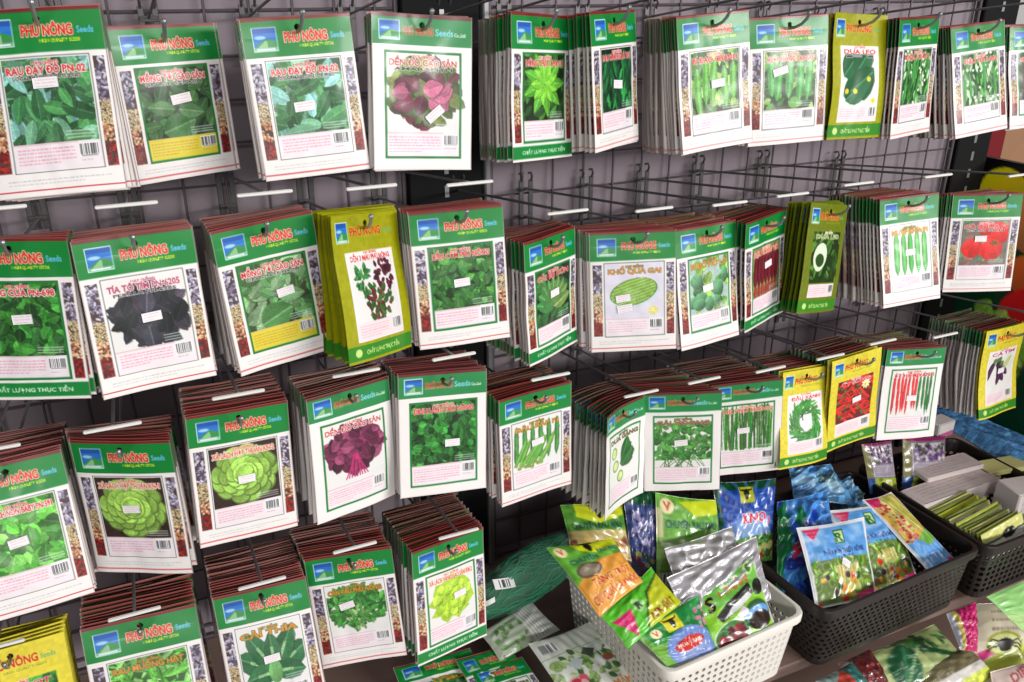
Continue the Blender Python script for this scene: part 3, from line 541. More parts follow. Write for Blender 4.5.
def pouch_mesh(name, cols, nx, ny, W, H, thick, bend, seed, m, hole=None, back=(.78, .76, .75)):
    u = np.linspace(0, 1, nx+1); v = np.linspace(0, 1, ny+1); U, V_ = np.meshgrid(u, v)
    T = thick*np.clip(np.sin(np.pi*U)*np.sin(np.pi*np.clip((V_-.12)/.88, 0, 1)), 0, 1)**.5*(1+noise2(U, V_, seed, .5)) + .00022
    B = bend(U, V_)+noise2(U, V_, seed+5, .0007, 4, (1, 3))
    X = (U-.5)*W; Z = -V_*H
    F = np.stack([X, B-T, Z], -1).reshape(-1, 3); K = np.stack([X, B+T*.7, Z], -1).reshape(-1, 3)
    n = len(F); ff = gridfaces(nx, ny); fb = gridfaces(nx, ny, n, True)
    if hole:
        cxh, cyh, r = hole; ctr = (F[ff].mean(1)); keep = (ctr[:, 0]-cxh)**2+(ctr[:, 2]+cyh)**2 > r*r
        ff = ff[keep]; fb = fb[keep]
    R = ring(nx, ny); R2 = np.roll(R, -1); side = np.stack([R, R2, R2+n, R+n], 1)[:, ::-1]
    bc = np.tile(lin(back), (n, 1))
    hd = (V_ < .24).reshape(-1); bc[hd] = lin((.30, .16, .14)) if name == 'seed_packet' else bc[hd]
    me = mesh_np(name, np.concatenate([F, K]), np.concatenate([ff, fb, side]), np.concatenate([cols.reshape(-1, 3), bc]), m)
    surf = lambda uu, vv: ((uu-.5)*W, float(bend(np.array(uu), np.array(vv)))-thick*1.6-.0003, -vv*H)
    return me, surf
def sticker(parent, surf, u, v, su, sv, ang, seed, name='price_sticker', W=.1, H=.142, off=.0004):
    rg = random.Random(seed); nx, ny = 12, 8; pts = []
    c = Cv(100, 60, nx*2, ny*2, (.93, .91, .92)); c.words(12, 12, 88, 17, 3, (.80, .55, .62), rg, 5, .55)
    ca, sa = math.cos(ang), math.sin(ang); nx, ny = nx*2, ny*2
    F = []; 
    for j in range(ny+1):
        for i in range(nx+1):
            a = (i/nx-.5)*su; b = (j/ny-.5)*sv
            x, y, z = surf(u+(a*ca-b*sa)/W, v+(a*sa+b*ca)/H); F.append((x, y-off, z))
    F = np.array(F); K = F+np.array([0, off*.8, 0]); n = len(F)
    R = ring(nx, ny); R2 = np.roll(R, -1)
    me = mesh_np(name, np.concatenate([F, K]), np.concatenate([gridfaces(nx, ny), gridfaces(nx, ny, n, True), np.stack([R, R2, R2+n, R+n], 1)[:, ::-1]]), np.concatenate([c.cols().reshape(-1, 3)]*2), M_PAPER)
    return mk(name, me, parent)
# name:(style,kind,title,sub,titlecolour,bottom,box,body,res, n_behind, depth, sticker(u,v,ang)|None, label, groupphrase)
R_=(.80,.12,.14); O_=(.88,.55,.16); K_=(.84,.35,.16)
SPEC = {
'P1': ('A','jute','RAU ĐAY ĐỎ PN-02','LOCAL MALLOW JUTE PN02',R_,'white','pink',None,1.6,4,.02,(.50,.40,-.02),'jute leaf packet hanging first from the left in the top row','red jute packets at the top left'),
'P2': ('T','malabar','MỒNG TƠI CAO SẢN','CEYLON SPINACH',R_,'white','yellow',None,1.5,2,.012,(.55,.47,-.12),'dark malabar spinach packet with yellow text box in the top row','malabar spinach packets in the top row'),
'P3': ('A','jute','RAU ĐAY ĐỎ PN-02','LOCAL MALLOW JUTE PN02',R_,'white','pink',None,1.5,4,.03,(.46,.55,-.05),'jute leaf packet directly left of the white amaranth packet in the top row','red jute packets, third hook of the top row'),
'P4': ('B','amaranth','DỀN ĐỎ CAO SẢN','AMARANTH',(.70,.25,.2),'none','pink',None,1.5,5,.03,(.62,.63,-.7),'white packet with green frame and red-green amaranth leaves in the top row','white amaranth packets in the top row'),
'P5': ('T','nettle','HÚNG THẬT CHANH','',R_,'green','pink',None,1.2,10,.06,None,'packet with bright green pointed basil leaves and a green foot band in the top row','basil packets in the top row'),
'P6': ('A','chilli_leaf','RAU MUỐNG LÁ TRE','',R_,'white','pink',None,1.2,5,.035,(.5,.53,.1),'narrow angled packet with dark green water spinach leaves in the top row','water spinach packets in the top row'),
'P7': ('A','gourd','BÍ ĐAO CHANH','',R_,'white','pink',None,1.2,12,.06,(.55,.51,-.05),'pale green gourd packet fronting a deep stack in the top row','gourd packets in the top row'),
'P8': ('A','gourd2','MƯỚP HƯƠNG CAO SẢN','',R_,'white','pink',None,1.2,4,.02,(.38,.42,-.25),'packet with long luffa gourds beside the olive packet in the top row','luffa packets in the top row'),
'P9': ('C','cucumber','DƯA LEO','F1',R_,'green','pink',OLIVE,1.1,4,.04,None,'olive yellow packet with dark green leaf picture in the top row','olive cucumber packets in the top row'),
'P10': ('A','pea','ĐẬU ĐŨA','',R_,'white','pink',None,1.0,6,.04,None,'narrow green pod packet right of the olive packet in the top row','yardlong bean packets in the top row'),
'P11': ('A','pea2','ĐẬU HÀ LAN','',R_,'white','pink',None,1.0,10,.055,None,'pea plant packet, last one wholly in view in the top row','pea packets at the right of the top row'),
'P12': ('T','carrot','CÀ RỐT','',R_,'white','pink',None,1.0,2,.012,None,'packet with an orange carrot picture cut by the right edge of the photo','carrot packets at the right edge'),
'Q1': ('T','celery','HÚNG CỦA PN-698','',R_,'green','pink',None,1.5,4,.02,(.52,.49,-.05),'green framed leafy herb packet, first from the left in the second row','leafy herb packets at the left of the second row'),
'Q2': ('A','basil_dark','TÍA TÔ TÍM PN-6205','PERILLA PN-6205',(.68,.25,.42),'white','pink',None,1.6,10,.06,(.53,.53,-.04),'packet with blackish purple perilla leaves in the second row','perilla packets in the second row'),
'Q3': ('T','malabar2','MỒNG TƠI CAO SẢN','CEYLON SPINACH',R_,'white','yellow',None,1.5,12,.08,(.6,.5,-.1),'packet with light malabar spinach leaves and yellow text box in the second row','malabar spinach packets in the second row'),
'Q4': ('C','amaranth_three','DỀN 3 MÀU PHÚ NÔNG','',R_,'green','pink',OLIVE,1.4,7,.06,None,'angled olive packet showing three bunches of amaranth in the second row','three colour amaranth packets in the second row'),
'Q5': ('T','amaranth_green','DỀN CƠM PHÚ NÔNG','',R_,'white','pink',None,1.4,8,.06,(.5,.53,-.05),'green framed packet filled with small amaranth leaves in the second row','green amaranth packets in the second row'),
'Q6': ('T','cabbage_dark','CẢI BẸ DÚN','',R_,'green','pink',None,1.3,12,.08,(.52,.48,-.05),'packet turned aside with a dark picture of ribbed mustard leaves in the second row','mustard packets in the second row'),
'Q7': ('A','melon','KHỔ QUA GAI','',O_,'white','pink',None,1.3,9,.08,(.38,.55,-.15),'packet with an oval dish of striped green gourds and two price stickers','bitter gourd packets in the second row'),
'Q8': ('T','squash','BÍ ĐỎ HỒ LÔ','',O_,'white','pink',None,1.2,10,.09,(.47,.52,-.1),'packet with round pale green squashes in the second row','squash packets in the second row'),
'Q9': ('T','beet','ĐẬU RỒNG TÍM','',K_,'green','pink',None,1.1,9,.08,(.55,.45,-.1),'angled packet with dark crimson pods on tan in the second row','crimson pod packets in the second row'),
'Q10': ('C','cuke_slice','DƯA LEO','',(.5,.6,.15),'green','pink',(.42,.47,.05),1.1,4,.03,None,'dark olive packet with a white cut cucumber in the second row','dark olive cucumber packets in the second row'),
'Q11': ('A','luffa','MƯỚP KHÍA F1','',O_,'white','pink',None,1.1,10,.09,(.5,.52,0),'packet with five upright green ridged luffas on white','ridged luffa packets in the second row'),
'Q12': ('A','tomato','CÀ CHUA F1','CAO SẢN',R_,'white','pink',None,1.1,5,.04,(.45,.45,0),'packet with red tomatoes at the right end of the second row','tomato packets at the right'),
'R1': ('A','lettuce_baby','XÀ LÁCH NON BABY PN-591','',R_,'white','pink',None,1.6,11,.09,(.47,.53,-.08),'packet with bright green baby lettuce leaves at the left edge of the third row','baby lettuce packets at the left edge'),
'R2': ('A','lettuce_head','XÀ LÁCH HỢP THUẬN KN-1','',K_,'white','pink',None,1.5,8,.06,(.5,.5,-.03),'packet with a round lettuce head on dark soil beside the baby lettuce packet','lettuce head packets beside the baby lettuce'),
'R3': ('A','lettuce_head','XÀ LÁCH HỢP THUẬN KN-2','',K_,'white','pink',None,1.5,14,.10,(.52,.53,-.03),'packet with a round lettuce head on dark soil beside the purple amaranth packet','lettuce head packets beside the purple amaranth'),
'R4': ('B','amaranth_purple','DỀN ĐỎ CAO SẢN','',(.72,.2,.25),'none','pink',None,1.5,10,.08,None,'white packet with a bunch of purple amaranth in a green frame','purple amaranth packets in the third row'),
'R5': ('B','clover','ĐINH LĂNG PHÚ NÔNG','',R_,'none','pink',None,1.4,8,.07,(.6,.58,0),'white packet with small round dark green leaves in a green frame, in the third row','round leaf packets in the third row'),
'R6': ('A','okra','ĐẬU BẮP F1','',O_,'white','pink',None,1.3,10,.09,(.52,.48,-.1),'packet with crossing green okra pods in the third row','okra packets in the third row'),
'R7': ('B','cuke_leaf','DƯA GANG','',(.5,.35,.3),'none','pink',None,1.2,8,.09,None,'narrow white packet curling outwards with cut cucumbers and leaves','curled cucumber packets in the third row'),
'R8': ('B','watercress','CẢI XOONG','',(.7,.4,.4),'none','pink',None,1.2,8,.10,(.48,.5,-.08),'white packet with tangled cress stems hanging over the fertiliser bags','cress packets in the third row'),
'R9': ('B','chive','HẸ PHÚ NÔNG','',K_,'none','pink',None,1.2,9,.11,(.45,.52,-.05),'white packet with upright chives in the third row','chive packets in the third row'),
'R10': ('C','bean_ring','ĐẬU XANH','',R_,'green','pink',YEL,1.1,7,.08,(.52,.5,-.05),'yellow packet with a wreath of green beans in the third row','yellow bean packets in the third row'),
'R11': ('C','chilli_red','ỚT SỪNG','',R_,'green','pink',YEL,1.1,7,.08,(.55,.5,-.1),'yellow packet with a heap of red chillies in the third row','yellow chilli packets in the third row'),
'R12': ('B','chilli_two','ỚT HIỂM XANH','',R_,'none','pink',None,1.1,9,.09,(.5,.55,0),'white packet with red and green chillies side by side','white chilli packets in the third row'),
'R13': ('C','eggplant','CÀ TÍM','',(.7,.2,.4),'green','pink',YEL,1.0,12,.10,(.5,.5,0),'yellow packet with purple eggplants in front of the green board','yellow eggplant packets at the right'),
'S0': ('C','veg_yellow','CẢI NGỌT','',R_,'green','pink',YEL,1.4,4,.04,None,'yellow packet at the bottom left corner of the photo','yellow packets at the bottom left corner'),
'S1': ('A','grass','RAU MUỐNG HẠT','',O_,'white','pink',None,1.5,8,.08,None,'packet with grassy water spinach and orange title in the bottom row','grassy water spinach packets in the bottom row'),
'S2': ('A','bokchoy','CẢI THÌA','',O_,'white','pink',None,1.5,14,.10,(.5,.52,-.05),'packet with a bok choy plant in the bottom row','bok choy packets in the bottom row'),
'S3': ('A','parsley','CẦN TÀU PHÚ NÔNG','',O_,'white','pink',None,1.5,12,.09,(.4,.45,-.2),'packet with curly parsley leaves in the bottom row','parsley packets in the bottom row'),
'S4': ('A','lettuce_curly','XÀ LÁCH VÀNG CAO SẢN KM.2','',K_,'green','pink',None,1.4,16,.11,(.62,.5,-.1),'packet with yellow green curly lettuce beside the green netting in the bottom row','curly lettuce packets in the bottom row'),
}
# ---------------------------------------------------------------- seed packets on their hooks
HOLE = .0095
ORD = 'second third fourth fifth sixth seventh eighth ninth tenth eleventh twelfth thirteenth fourteenth fifteenth sixteenth seventeenth eighteenth nineteenth twentieth'.split()+['%dth' % i for i in range(21, 60)]
OTHER = {'R13': 'R12', 'R10': 'R9', 'R11': 'R9', 'P9': 'P6'}
LO = {}
behind = []; fronts = {}
for i, (k, sp) in enumerate(SPEC.items()):
    style, kind, t, sub, tcol, bottom, box, body, res, nb, depth, stk, label, grp = sp
    x, y, z, yaw, pit, rol, W, H = PK[k]
    c = packet_art(100, 142, res, style, kind, t, sub or None, tcol, bottom, box, 100+i, body, strips=True)
    cl = c.cols(); nx, ny = c.nx, c.ny
    rg = random.Random(900+i)
    cx = {'R7': -.006, 'R13': .004, 'P9': -.003}.get(k, rg.uniform(-.0025, .0025)); cv = {'R7': .0, 'P1': .004, 'R13': .008, 'R12': .006}.get(k, rg.uniform(-.002, .004))
    bend = bendfn(cx, cv, rg.uniform(-.0016, .0016) if k not in ('R10', 'P9', 'R13', 'Q4') else .0035, i)
    Wm, Hm = .1, .142
    me, surf = pouch_mesh('seed_packet', cl, nx, ny, W, H, .0011, bend, i, M_PRINT, hole=(0, HOLE, .0029), back=(.80, .77, .76) if not body else tuple(v*.8 for v in body))
    o = mk('seed_packet', me); o.location = (x, y, z); o.rotation_mode = 'YXZ'; o.rotation_euler = (pit, rol, yaw)
    tag(o, label, 'seed packet', 'front seed packets hanging on the hooks'); fronts[k] = (o, surf)
    if stk:
        sticker(o, surf, stk[0], stk[1], .017 if k[0] != 'P' else .019, .0085, stk[2], i, W=W, H=H)
        if k == 'Q7': sticker(o, surf, stk[0]+.02, stk[1]+.085, .018, .009, stk[2]+.02, i+50, W=W, H=H)
    # everything hanging behind it on the same hook
    M0 = Matrix.Translation((x, y, z)) @ Matrix.Rotation(yaw, 4, 'Z') @ Matrix.Rotation(pit, 4, 'X') @ Matrix.Rotation(rol, 4, 'Y')
    lo = cl[::4, ::4]; LO[k] = lo
    nb = int(nb*1.5); depth = max(depth, .0031*nb)
    for j in range(nb):
        f = (j+1)/nb; d = depth*f
        behind.append((j*1.0-(2 if k[0] in 'S' else 0), k, j, me, (x+rg.uniform(-.0012, .0012)-math.sin(yaw)*0, y+d, z-.135*d+rg.uniform(-.001, .001)),
                       (pit*(1-.4*f)+rg.uniform(-.012, .012), rol*(1-.5*f)+rg.uniform(-.035, .035)*min(1, .4+f), yaw*(1-.6*f)+rg.uniform(-.02, .02)*(1 if j else .4)), grp, kind, body, bend, W, H, lo))
behind.sort(key=lambda r: r[0])
stock = []
for n, r in enumerate(behind):
    _, k, j, me, loc, rot, grp, kind, body, bend, W, H, lo = r
    if n < 300-len(fronts):
        o = fronts[k][0].copy(); COL.objects.link(o)
        if k in OTHER and j > 0: o.data = fronts[OTHER[k]][0].data
        o.location = loc; o.rotation_euler = rot
        o['label'] = ORD[j]+' from the front of the '+grp; o['group'] = grp
    else: stock.append(r[:-1]+(LO[OTHER.get(k, k)],))
if stock:
    Vs, Fs, Cs, off = [], [], [], 0
    for r in stock:
        _, k, j, me, loc, rot, grp, kind, body, bend, W, H, lo = r
        nyy, nxx = lo.shape[0]-1, lo.shape[1]-1
        tmp, _s = pouch_mesh('t', lo, nxx, nyy, W, H, .0010, bend, j, M_PRINT)
        v = np.zeros(len(tmp.vertices)*3, np.float32); tmp.vertices.foreach_get('co', v); v = v.reshape(-1, 3)
        M = Matrix.Translation(loc) @ Matrix.Rotation(rot[2], 4, 'Z') @ Matrix.Rotation(rot[0], 4, 'X') @ Matrix.Rotation(rot[1], 4, 'Y')
        Mn = np.array(M); v = v @ Mn[:3, :3].T+Mn[:3, 3]
        f = np.zeros(len(tmp.polygons)*4, np.int32); tmp.polygons.foreach_get('vertices', f)
        q = np.zeros(len(tmp.vertices)*4, np.float32); tmp.color_attributes['Col'].data.foreach_get('color', q)
        Vs.append(v); Fs.append(f.reshape(-1, 4)+off); Cs.append(q.reshape(-1, 4)[:, :3]); off += len(v)
        bpy.data.meshes.remove(tmp)
    o = mk('seed_packet_stock', mesh_np('seed_packet_stock', np.concatenate(Vs), np.concatenate(Fs), np.concatenate(Cs), M_PRINT))
    tag(o, 'rearmost seed packets of the deep stacks, close to the wire grid', 'seed packets', kind='stuff')
HN = {'P': 'top', 'Q': 'second', 'R': 'third', 'S': 'bottom'}
for k in PK:
    x, y, z = PK[k][:3]; rol, pit = PK[k][5], PK[k][4]
    zh = z-HOLE*math.cos(pit)-.0006; ya = -.332 if k != 'P2' else -.262
    what = SPEC[k][12].split(',')[0].replace('packet', 'packets', 1)
    hook(x-HOLE*math.sin(rol)*.9, zh, 'tag bar hook holding the '+SPEC[k][13], ytip=y-.024, armtip=y-.040, arm=.044, rise=.013)
# bare arms of the row above the photo's top edge reach down the right end
for x, z, lab in ((.86, 1.262+.11, 'bare hook between the top and second rows near the olive packet'), (1.20, 1.30, 'bare hook in front of the dark end post above the tomato packet')):
    pass
# ---------------------------------------------------------------- perforated baskets
def basket(label, cat, fl, yaw, W, D, z0, h, m, rows, slot, grp=None, thick=.0022, flare=.010):
    cx_ = fl[0]+math.cos(yaw)*W/2-math.sin(yaw)*D/2; cy_ = fl[1]+math.sin(yaw)*W/2+math.cos(yaw)*D/2
    root = empty('plastic_basket', (cx_, cy_, z0), (0, 0, yaw)); tag(root, label, cat, grp)
    rc = .018
    def path(ins):
        w2, d2, r = W/2-ins, D/2-ins, rc; P = []
        for (sx, sy, a0) in ((1, -1, -90), (1, 1, 0), (-1, 1, 90), (-1, -1, 180)):
            for k in range(7):
                a = math.radians(a0+15*k); P.append((sx*(w2-r)+r*math.cos(a), sy*(d2-r)+r*math.sin(a)))
        return P
    def sampler(ins):
        P = path(ins); L = [0]
        for i in range(len(P)): q = P[(i+1) % len(P)]; L.append(L[-1]+math.hypot(q[0]-P[i][0], q[1]-P[i][1]))
        def f(s):
            s = (s % 1.0)*L[-1]
            import bisect
            i = min(bisect.bisect_right(L, s)-1, len(P)-1); t = (s-L[i])/(L[i+1]-L[i]+1e-12); a = P[i]; q = P[(i+1) % len(P)]
            return a[0]+(q[0]-a[0])*t, a[1]+(q[1]-a[1])*t
        return f, L[-1]
    outs = {}
    def pt(s, z, off):
        ins = round(flare*(1-z/h)+off, 5)
        if ins not in outs: outs[ins] = sampler(ins)[0]
        a = outs[ins](s); return (a[0], a[1], z)
    per = sampler(0)[1]; b = MB(); zb, zt = .010, h-.020; rh = (zt-zb)/rows; nc = int(per/(rh*slot[0])); 
    for (za, zc) in ((0, zb), (zt, h)):
        n = 120
        for i in range(n):
            s0, s1 = i/n, (i+1)/n
            vs = [pt(s0, za, 0), pt(s1, za, 0), pt(s1, zc, 0), pt(s0, zc, 0), pt(s0, za, thick), pt(s1, za, thick), pt(s1, zc, thick), pt(s0, zc, thick)]
            b.add(vs, [(0, 1, 2, 3), (7, 6, 5, 4)])
    for r in range(rows):
        z1 = zb+r*rh; ph = (.5 if r % 2 and slot[3] else 0)
        for i in range(nc):
            u0, u1 = (i+ph)/nc, (i+1+ph)/nc; um = (u0+u1)/2; zm = z1+rh/2; hu = (u1-u0)/2*slot[1]; hz = rh/2*slot[2]
            ringo = [(u0, z1), (um, z1), (u1, z1), (u1, zm), (u1, z1+rh), (um, z1+rh), (u0, z1+rh), (u0, zm)]
            q = .72; ri = [(um-hu*q, zm-hz*q), (um, zm-hz), (um+hu*q, zm-hz*q), (um+hu, zm), (um+hu*q, zm+hz*q), (um, zm+hz), (um-hu*q, zm+hz*q), (um-hu, zm)]
            o8 = [pt(a, z, 0) for a, z in ringo]; i8 = [pt(a, z, 0) for a, z in ri]; o8b = [pt(a, z, thick) for a, z in ringo]; i8b = [pt(a, z, thick) for a, z in ri]
            fs = []
            for k in range(8):
                k2 = (k+1) % 8; fs += [(k, k2, 8+k2, 8+k), (24+k, 24+k2, 16+k2, 16+k), (8+k, 8+k2, 24+k2, 24+k)]
            b.add(o8+i8+o8b+i8b, fs)
    b.build('basket_wall', m, root, smooth=False)
    g = MB(); P0 = [(x, y) for x, y in path(flare+.0005)]
    n = len(P0); g.add([(x, y, 0.0005) for x, y in P0]+[(x, y, .003) for x, y in P0], [tuple(range(n-1, -1, -1)), tuple(range(n, 2*n))]+[(i, (i+1) % n, n+(i+1) % n, n+i) for i in range(n)])
    g.build('basket_floor', m, root)
    g = MB(); prof = [(.0024, -.012), (-.0040, -.012), (-.0046, -.002), (-.0036, .0010), (-.001, .0016), (.0014, .0010), (.0026, -.002)]
    N = 120; ns = len(prof); vs = []
    fo = [sampler(o_)[0] for o_, z in prof]
    for i in range(N):
        for k in range(ns): a = fo[k](i/N); vs.append((a[0], a[1], h+prof[k][1]))
    fs = [(i*ns+k, i*ns+(k+1) % ns, ((i+1) % N)*ns+(k+1) % ns, ((i+1) % N)*ns+k) for i in range(N) for k in range(ns)]
    g.add(vs, fs); g.build('basket_rim', m, root)
    return root
SZ = .6895
basket('white perforated plastic basket full of green and silver fertiliser bags', 'basket', (.515, -.425), math.radians(4.2), .235, .25, SZ, .110, M_BASKETW, 7, (1.0, .60, .60, 0))
basket('dark brown perforated basket holding the blue fertiliser bags, right of the white basket', 'basket', (.775, -.423), math.radians(2.9), .320, .25, SZ, .110, M_BASKETK, 9, (1.2, .70, .60, 1), 'dark brown baskets')
basket('dark brown perforated basket with yellow green sachets, cut by the right edge', 'basket', (1.108, -.414), math.radians(1), .245, .262, SZ, .110, M_BASKETK, 7, (1.1, .68, .68, 0), 'dark brown baskets')
# ---------------------------------------------------------------- bags
CAMP = Vector((0, -1.09, 1.6))
def bag(name, label, cat, key, art, m=None, thick=.010, seed=0, wr=.0008, res=60, group=None, corners=None, back=(.7, .7, .68), pinch=.04, parent=None, push=0):
    P = [Vector(p) for p in (corners or BG[key])]; ctr = sum(P, Vector())/4
    ex = ((P[1]-P[0])+(P[2]-P[3])).normalized(); ey = ((P[3]-P[0])+(P[2]-P[1])); n = ex.cross(ey).normalized()
    if n.dot(CAMP-ctr) < 0: n = -n
    W = ((P[1]-P[0]).length+(P[2]-P[3]).length)/2; H = ((P[3]-P[0]).length+(P[2]-P[1]).length)/2
    Hc = 100*H/W; nx = res; ny = max(10, int(res*H/W)); c = Cv(100, Hc, nx, ny, (.8, .8, .8)); rg = random.Random(seed+31); np.random.seed(seed)
    art(c, Hc, rg); cols = c.cols()
    u = np.linspace(0, 1, nx+1); v = np.linspace(0, 1, ny+1); U, V_ = np.meshgrid(u, v)
    Up = .5+(U-.5)*(1-pinch*np.sin(np.pi*V_)); Vp = .5+(V_-.5)*(1-pinch*np.sin(np.pi*U))
    base = ((1-Up)*(1-Vp))[..., None]*np.array(P[0]-ctr)+(Up*(1-Vp))[..., None]*np.array(P[1]-ctr)+(Up*Vp)[..., None]*np.array(P[2]-ctr)+((1-Up)*Vp)[..., None]*np.array(P[3]-ctr)
    T = thick*np.clip(np.sin(np.pi*U)*np.sin(np.pi*V_), 0, 1)**.55
    rid = np.abs(noise2(U, V_, seed, 1.6, 4, (1.2, 3.2))); env = np.minimum(1, T/thick*2)+.25
    Wn = noise2(U, V_, seed+3, wr*2.2, 7, (1.5, 8))+wr*1.6*(1-np.clip(rid*1.3, 0, 1))
    n_ = np.array(n); F = base+n_*(T+Wn*env+.0004)[..., None]+n_*push; K = base+n_*(-T*.5+Wn*env-.0004)[..., None]+n_*push
    F = F.reshape(-1, 3); K = K.reshape(-1, 3); N = len(F); ff = gridfaces(nx, ny); fb = gridfaces(nx, ny, N, True)
    R = ring(nx, ny); R2 = np.roll(R, -1); side = np.stack([R, R2, R2+N, R+N], 1)[:, ::-1]
    # winding: front must face n
    a, b_, c_, d_ = F[ff[0]]
    if np.dot(np.cross(b_-a, c_-a), n_) < 0: ff, fb, side = ff[:, ::-1], fb[:, ::-1], side[:, ::-1]
    me = mesh_np(name, np.concatenate([F, K]), np.concatenate([ff, fb, side]), np.concatenate([cols.reshape(-1, 3), np.tile(lin(back), (N, 1))]), m or M_BAG)
    o = mk(name, me); o.location = ctr; tag(o, label, cat, group)
    def surf(uu, vv, lift=.0006):
        i = min(nx, max(0, int(round(uu*nx)))); j = min(ny, max(0, int(round(vv*ny)))); return F.reshape(ny+1, nx+1, 3)[j, i]+n_*lift
    return o, surf
def patch(parent, surf, u, v, du, dv, ang, name, art, W=1., H=1., n=10, lift=.0009, m=None):
    c = Cv(100, 60, n*2, n, (.95, .94, .94)); art(c); F = []; ca, sa = math.cos(ang), math.sin(ang)
    for j in range(n+1):
        for i in range(2*n+1):
            a = (i/(2*n)-.5)*du; b = (j/n-.5)*dv; F.append(surf(u+a*ca-b*sa, v+a*sa+b*ca, lift))
    F = np.array(F); K = np.array([f for f in F]); me_n = (surf(.5, .5, .001)-surf(.5, .5, 0))/.001; K = F-me_n*.0003
    R = ring(2*n, n); R2 = np.roll(R, -1); N = len(F)
    me = mesh_np(name, np.concatenate([F, K]), np.concatenate([gridfaces(2*n, n), gridfaces(2*n, n, N, True), np.stack([R, R2, R2+N, R+N], 1)[:, ::-1]]), np.concatenate([c.cols().reshape(-1, 3)]*2), m or M_PAPER)
    return mk(name, me, parent)
def bull(c, x, y, r, fg=(.08, .08, .06)):
    c.ell(x, y+r*.1, r*.42, r*.62, fg); c.ell(x, y+r*.65, r*.26, r*.3, fg)
    c.poly([(x-r*.3, y-r*.2), (x-r*.9, y-r*.3), (x-r, y-r*.85), (x-r*.75, y-r*.5), (x-r*.2, y-r*.5)], fg); c.poly([(x+r*.3, y-r*.2), (x+r*.9, y-r*.3), (x+r, y-r*.85), (x+r*.75, y-r*.5), (x+r*.2, y-r*.5)], fg)
def vmark(c, x, y, r): c.ell(x, y, r, r, (.94, .90, .70)); c.text('V', x, y+r*.5, r*1.1, (.80, .20, .10), anchor='c')
def art_b1(c, H, rg):
    c.rect(0, 0, 100, H, (.40, .68, .22)); c.noise(0, 0, 100, H, .12, 8)
    c.poly([(30, 0), (100, 0), (100, 16), (60, 26), (34, 14)], (.82, .86, .12)); bull(c, 52, 9, 12)
    vmark(c, 12, 12, 8); c.text('CHUYÊN', 12, 34, 8, (.10, .34, .40), width=44); c.text('RAU MÀU', 60, 26, 8, (.10, .34, .40), width=36)
    c.poly([(0, H*.58), (50, H*.36), (100, H*.34), (100, H), (0, H)], (.90, .62, .24)); c.ell(30, H*.46, 20, 11, (.40, .34, .28)); c.ell(30, H*.46, 16, 8, (.55, .50, .42))
    c.text('TĂNG TRỌT', 20, H*.70, 11, (.78, .12, .10), oc=(.95, .85, .5), ow=.8, width=72); c.text('CỦ QUẢ LÁ KHỎE', 6, H*.89, 11, (.78, .12, .10), oc=(.95, .85, .5), ow=.8, width=88)
def art_b2(c, H, rg):
    c.rect(0, 0, 100, H, (.34, .58, .20)); c.noise(0, 0, 100, H, .15, 8); c.poly([(20, 0), (100, 0), (96, 22), (50, 34), (18, 22)], (.80, .84, .14)); bull(c, 55, 12, 15, (.10, .12, .06))
    c.text('CHUYÊN RAU MÀU', 8, H*.46, 9, (.08, .26, .28), width=82)
    c.rect(0, H*.5, 100, H, (.78, .70, .44)); 
    for i in range(22): c.ell(rg.uniform(0, 100), rg.uniform(H*.55, H), 7, 5, rg.choice([(.66, .38, .16), (.84, .72, .36), (.5, .3, .2), (.86, .80, .6)]), rg.uniform(0, 3))
def art_b3(c, H, rg):
    c.rect(0, 0, 100, H, (.42, .66, .24)); c.noise(0, 0, 100, H, .12, 8); c.poly([(34, 8), (100, 0), (100, H*.18), (60, H*.22)], (.80, .86, .14)); vmark(c, 16, 16, 10)
    c.text('CHUYÊN RAU MÀU', 12, H*.36, 10, (.08, .26, .34), width=82); c.rect(0, H*.16, 9, H, (.78, .78, .58)); c.rect(0, H*.46, 100, H, (.5, .68, .3)); c.words(2, H*.5, 30, 7, 6, (.4, .4, .3), rg, 2.2, .5); c.barcode(6, H*.82, 30, H*.95, rg)
def art_b3b(c, H, rg):
    c.rect(0, 0, 100, H, (.20, .26, .46)); c.rect(0, 0, 100, H*.15, (.05, .30, .16)); c.noise(0, 0, 100, H, .3, 9)
    for i in range(30): c.ell(rg.uniform(10, 90), rg.uniform(H*.2, H*.7), 9, 8, rg.choice([(.40, .38, .62), (.62, .58, .74), (.26, .24, .5)]), al=.8)
    for i in range(14): c.ell(rg.uniform(10, 90), rg.uniform(H*.7, H), 10, 8, rg.choice([(.45, .08, .14), (.6, .6, .2), (.2, .3, .1)]))
def art_b4(c, H, rg):
    c.rect(0, 0, 100, H, (.34, .74, .16)); c.noise(0, 0, 100, H, .08, 10)
    c.poly([(38, H), (44, H*.75), (66, H*.3), (100, H*.14), (100, H)], (.10, .2, .05)); c.poly([(40, H), (46, H*.78), (68, H*.34), (100, H*.18), (100, H)], (.74, .78, .10))
    c.poly([(4, H*.30), (34, H*.36), (22, H*.94)], (.86, .12, .42)); c.words(10, H*.42, 28, 5, 4, (.95, .7, .8), rg, 2, .8)
    c.ell(46, H*.42, 8, 8, (.66, .86, .55)); c.text('R', 46, H*.50, 10, (.06, .2, .1), anchor='c'); c.text('NPK ĐẠT', 52, H*.88, 9, (.50, .12, .06), width=40)
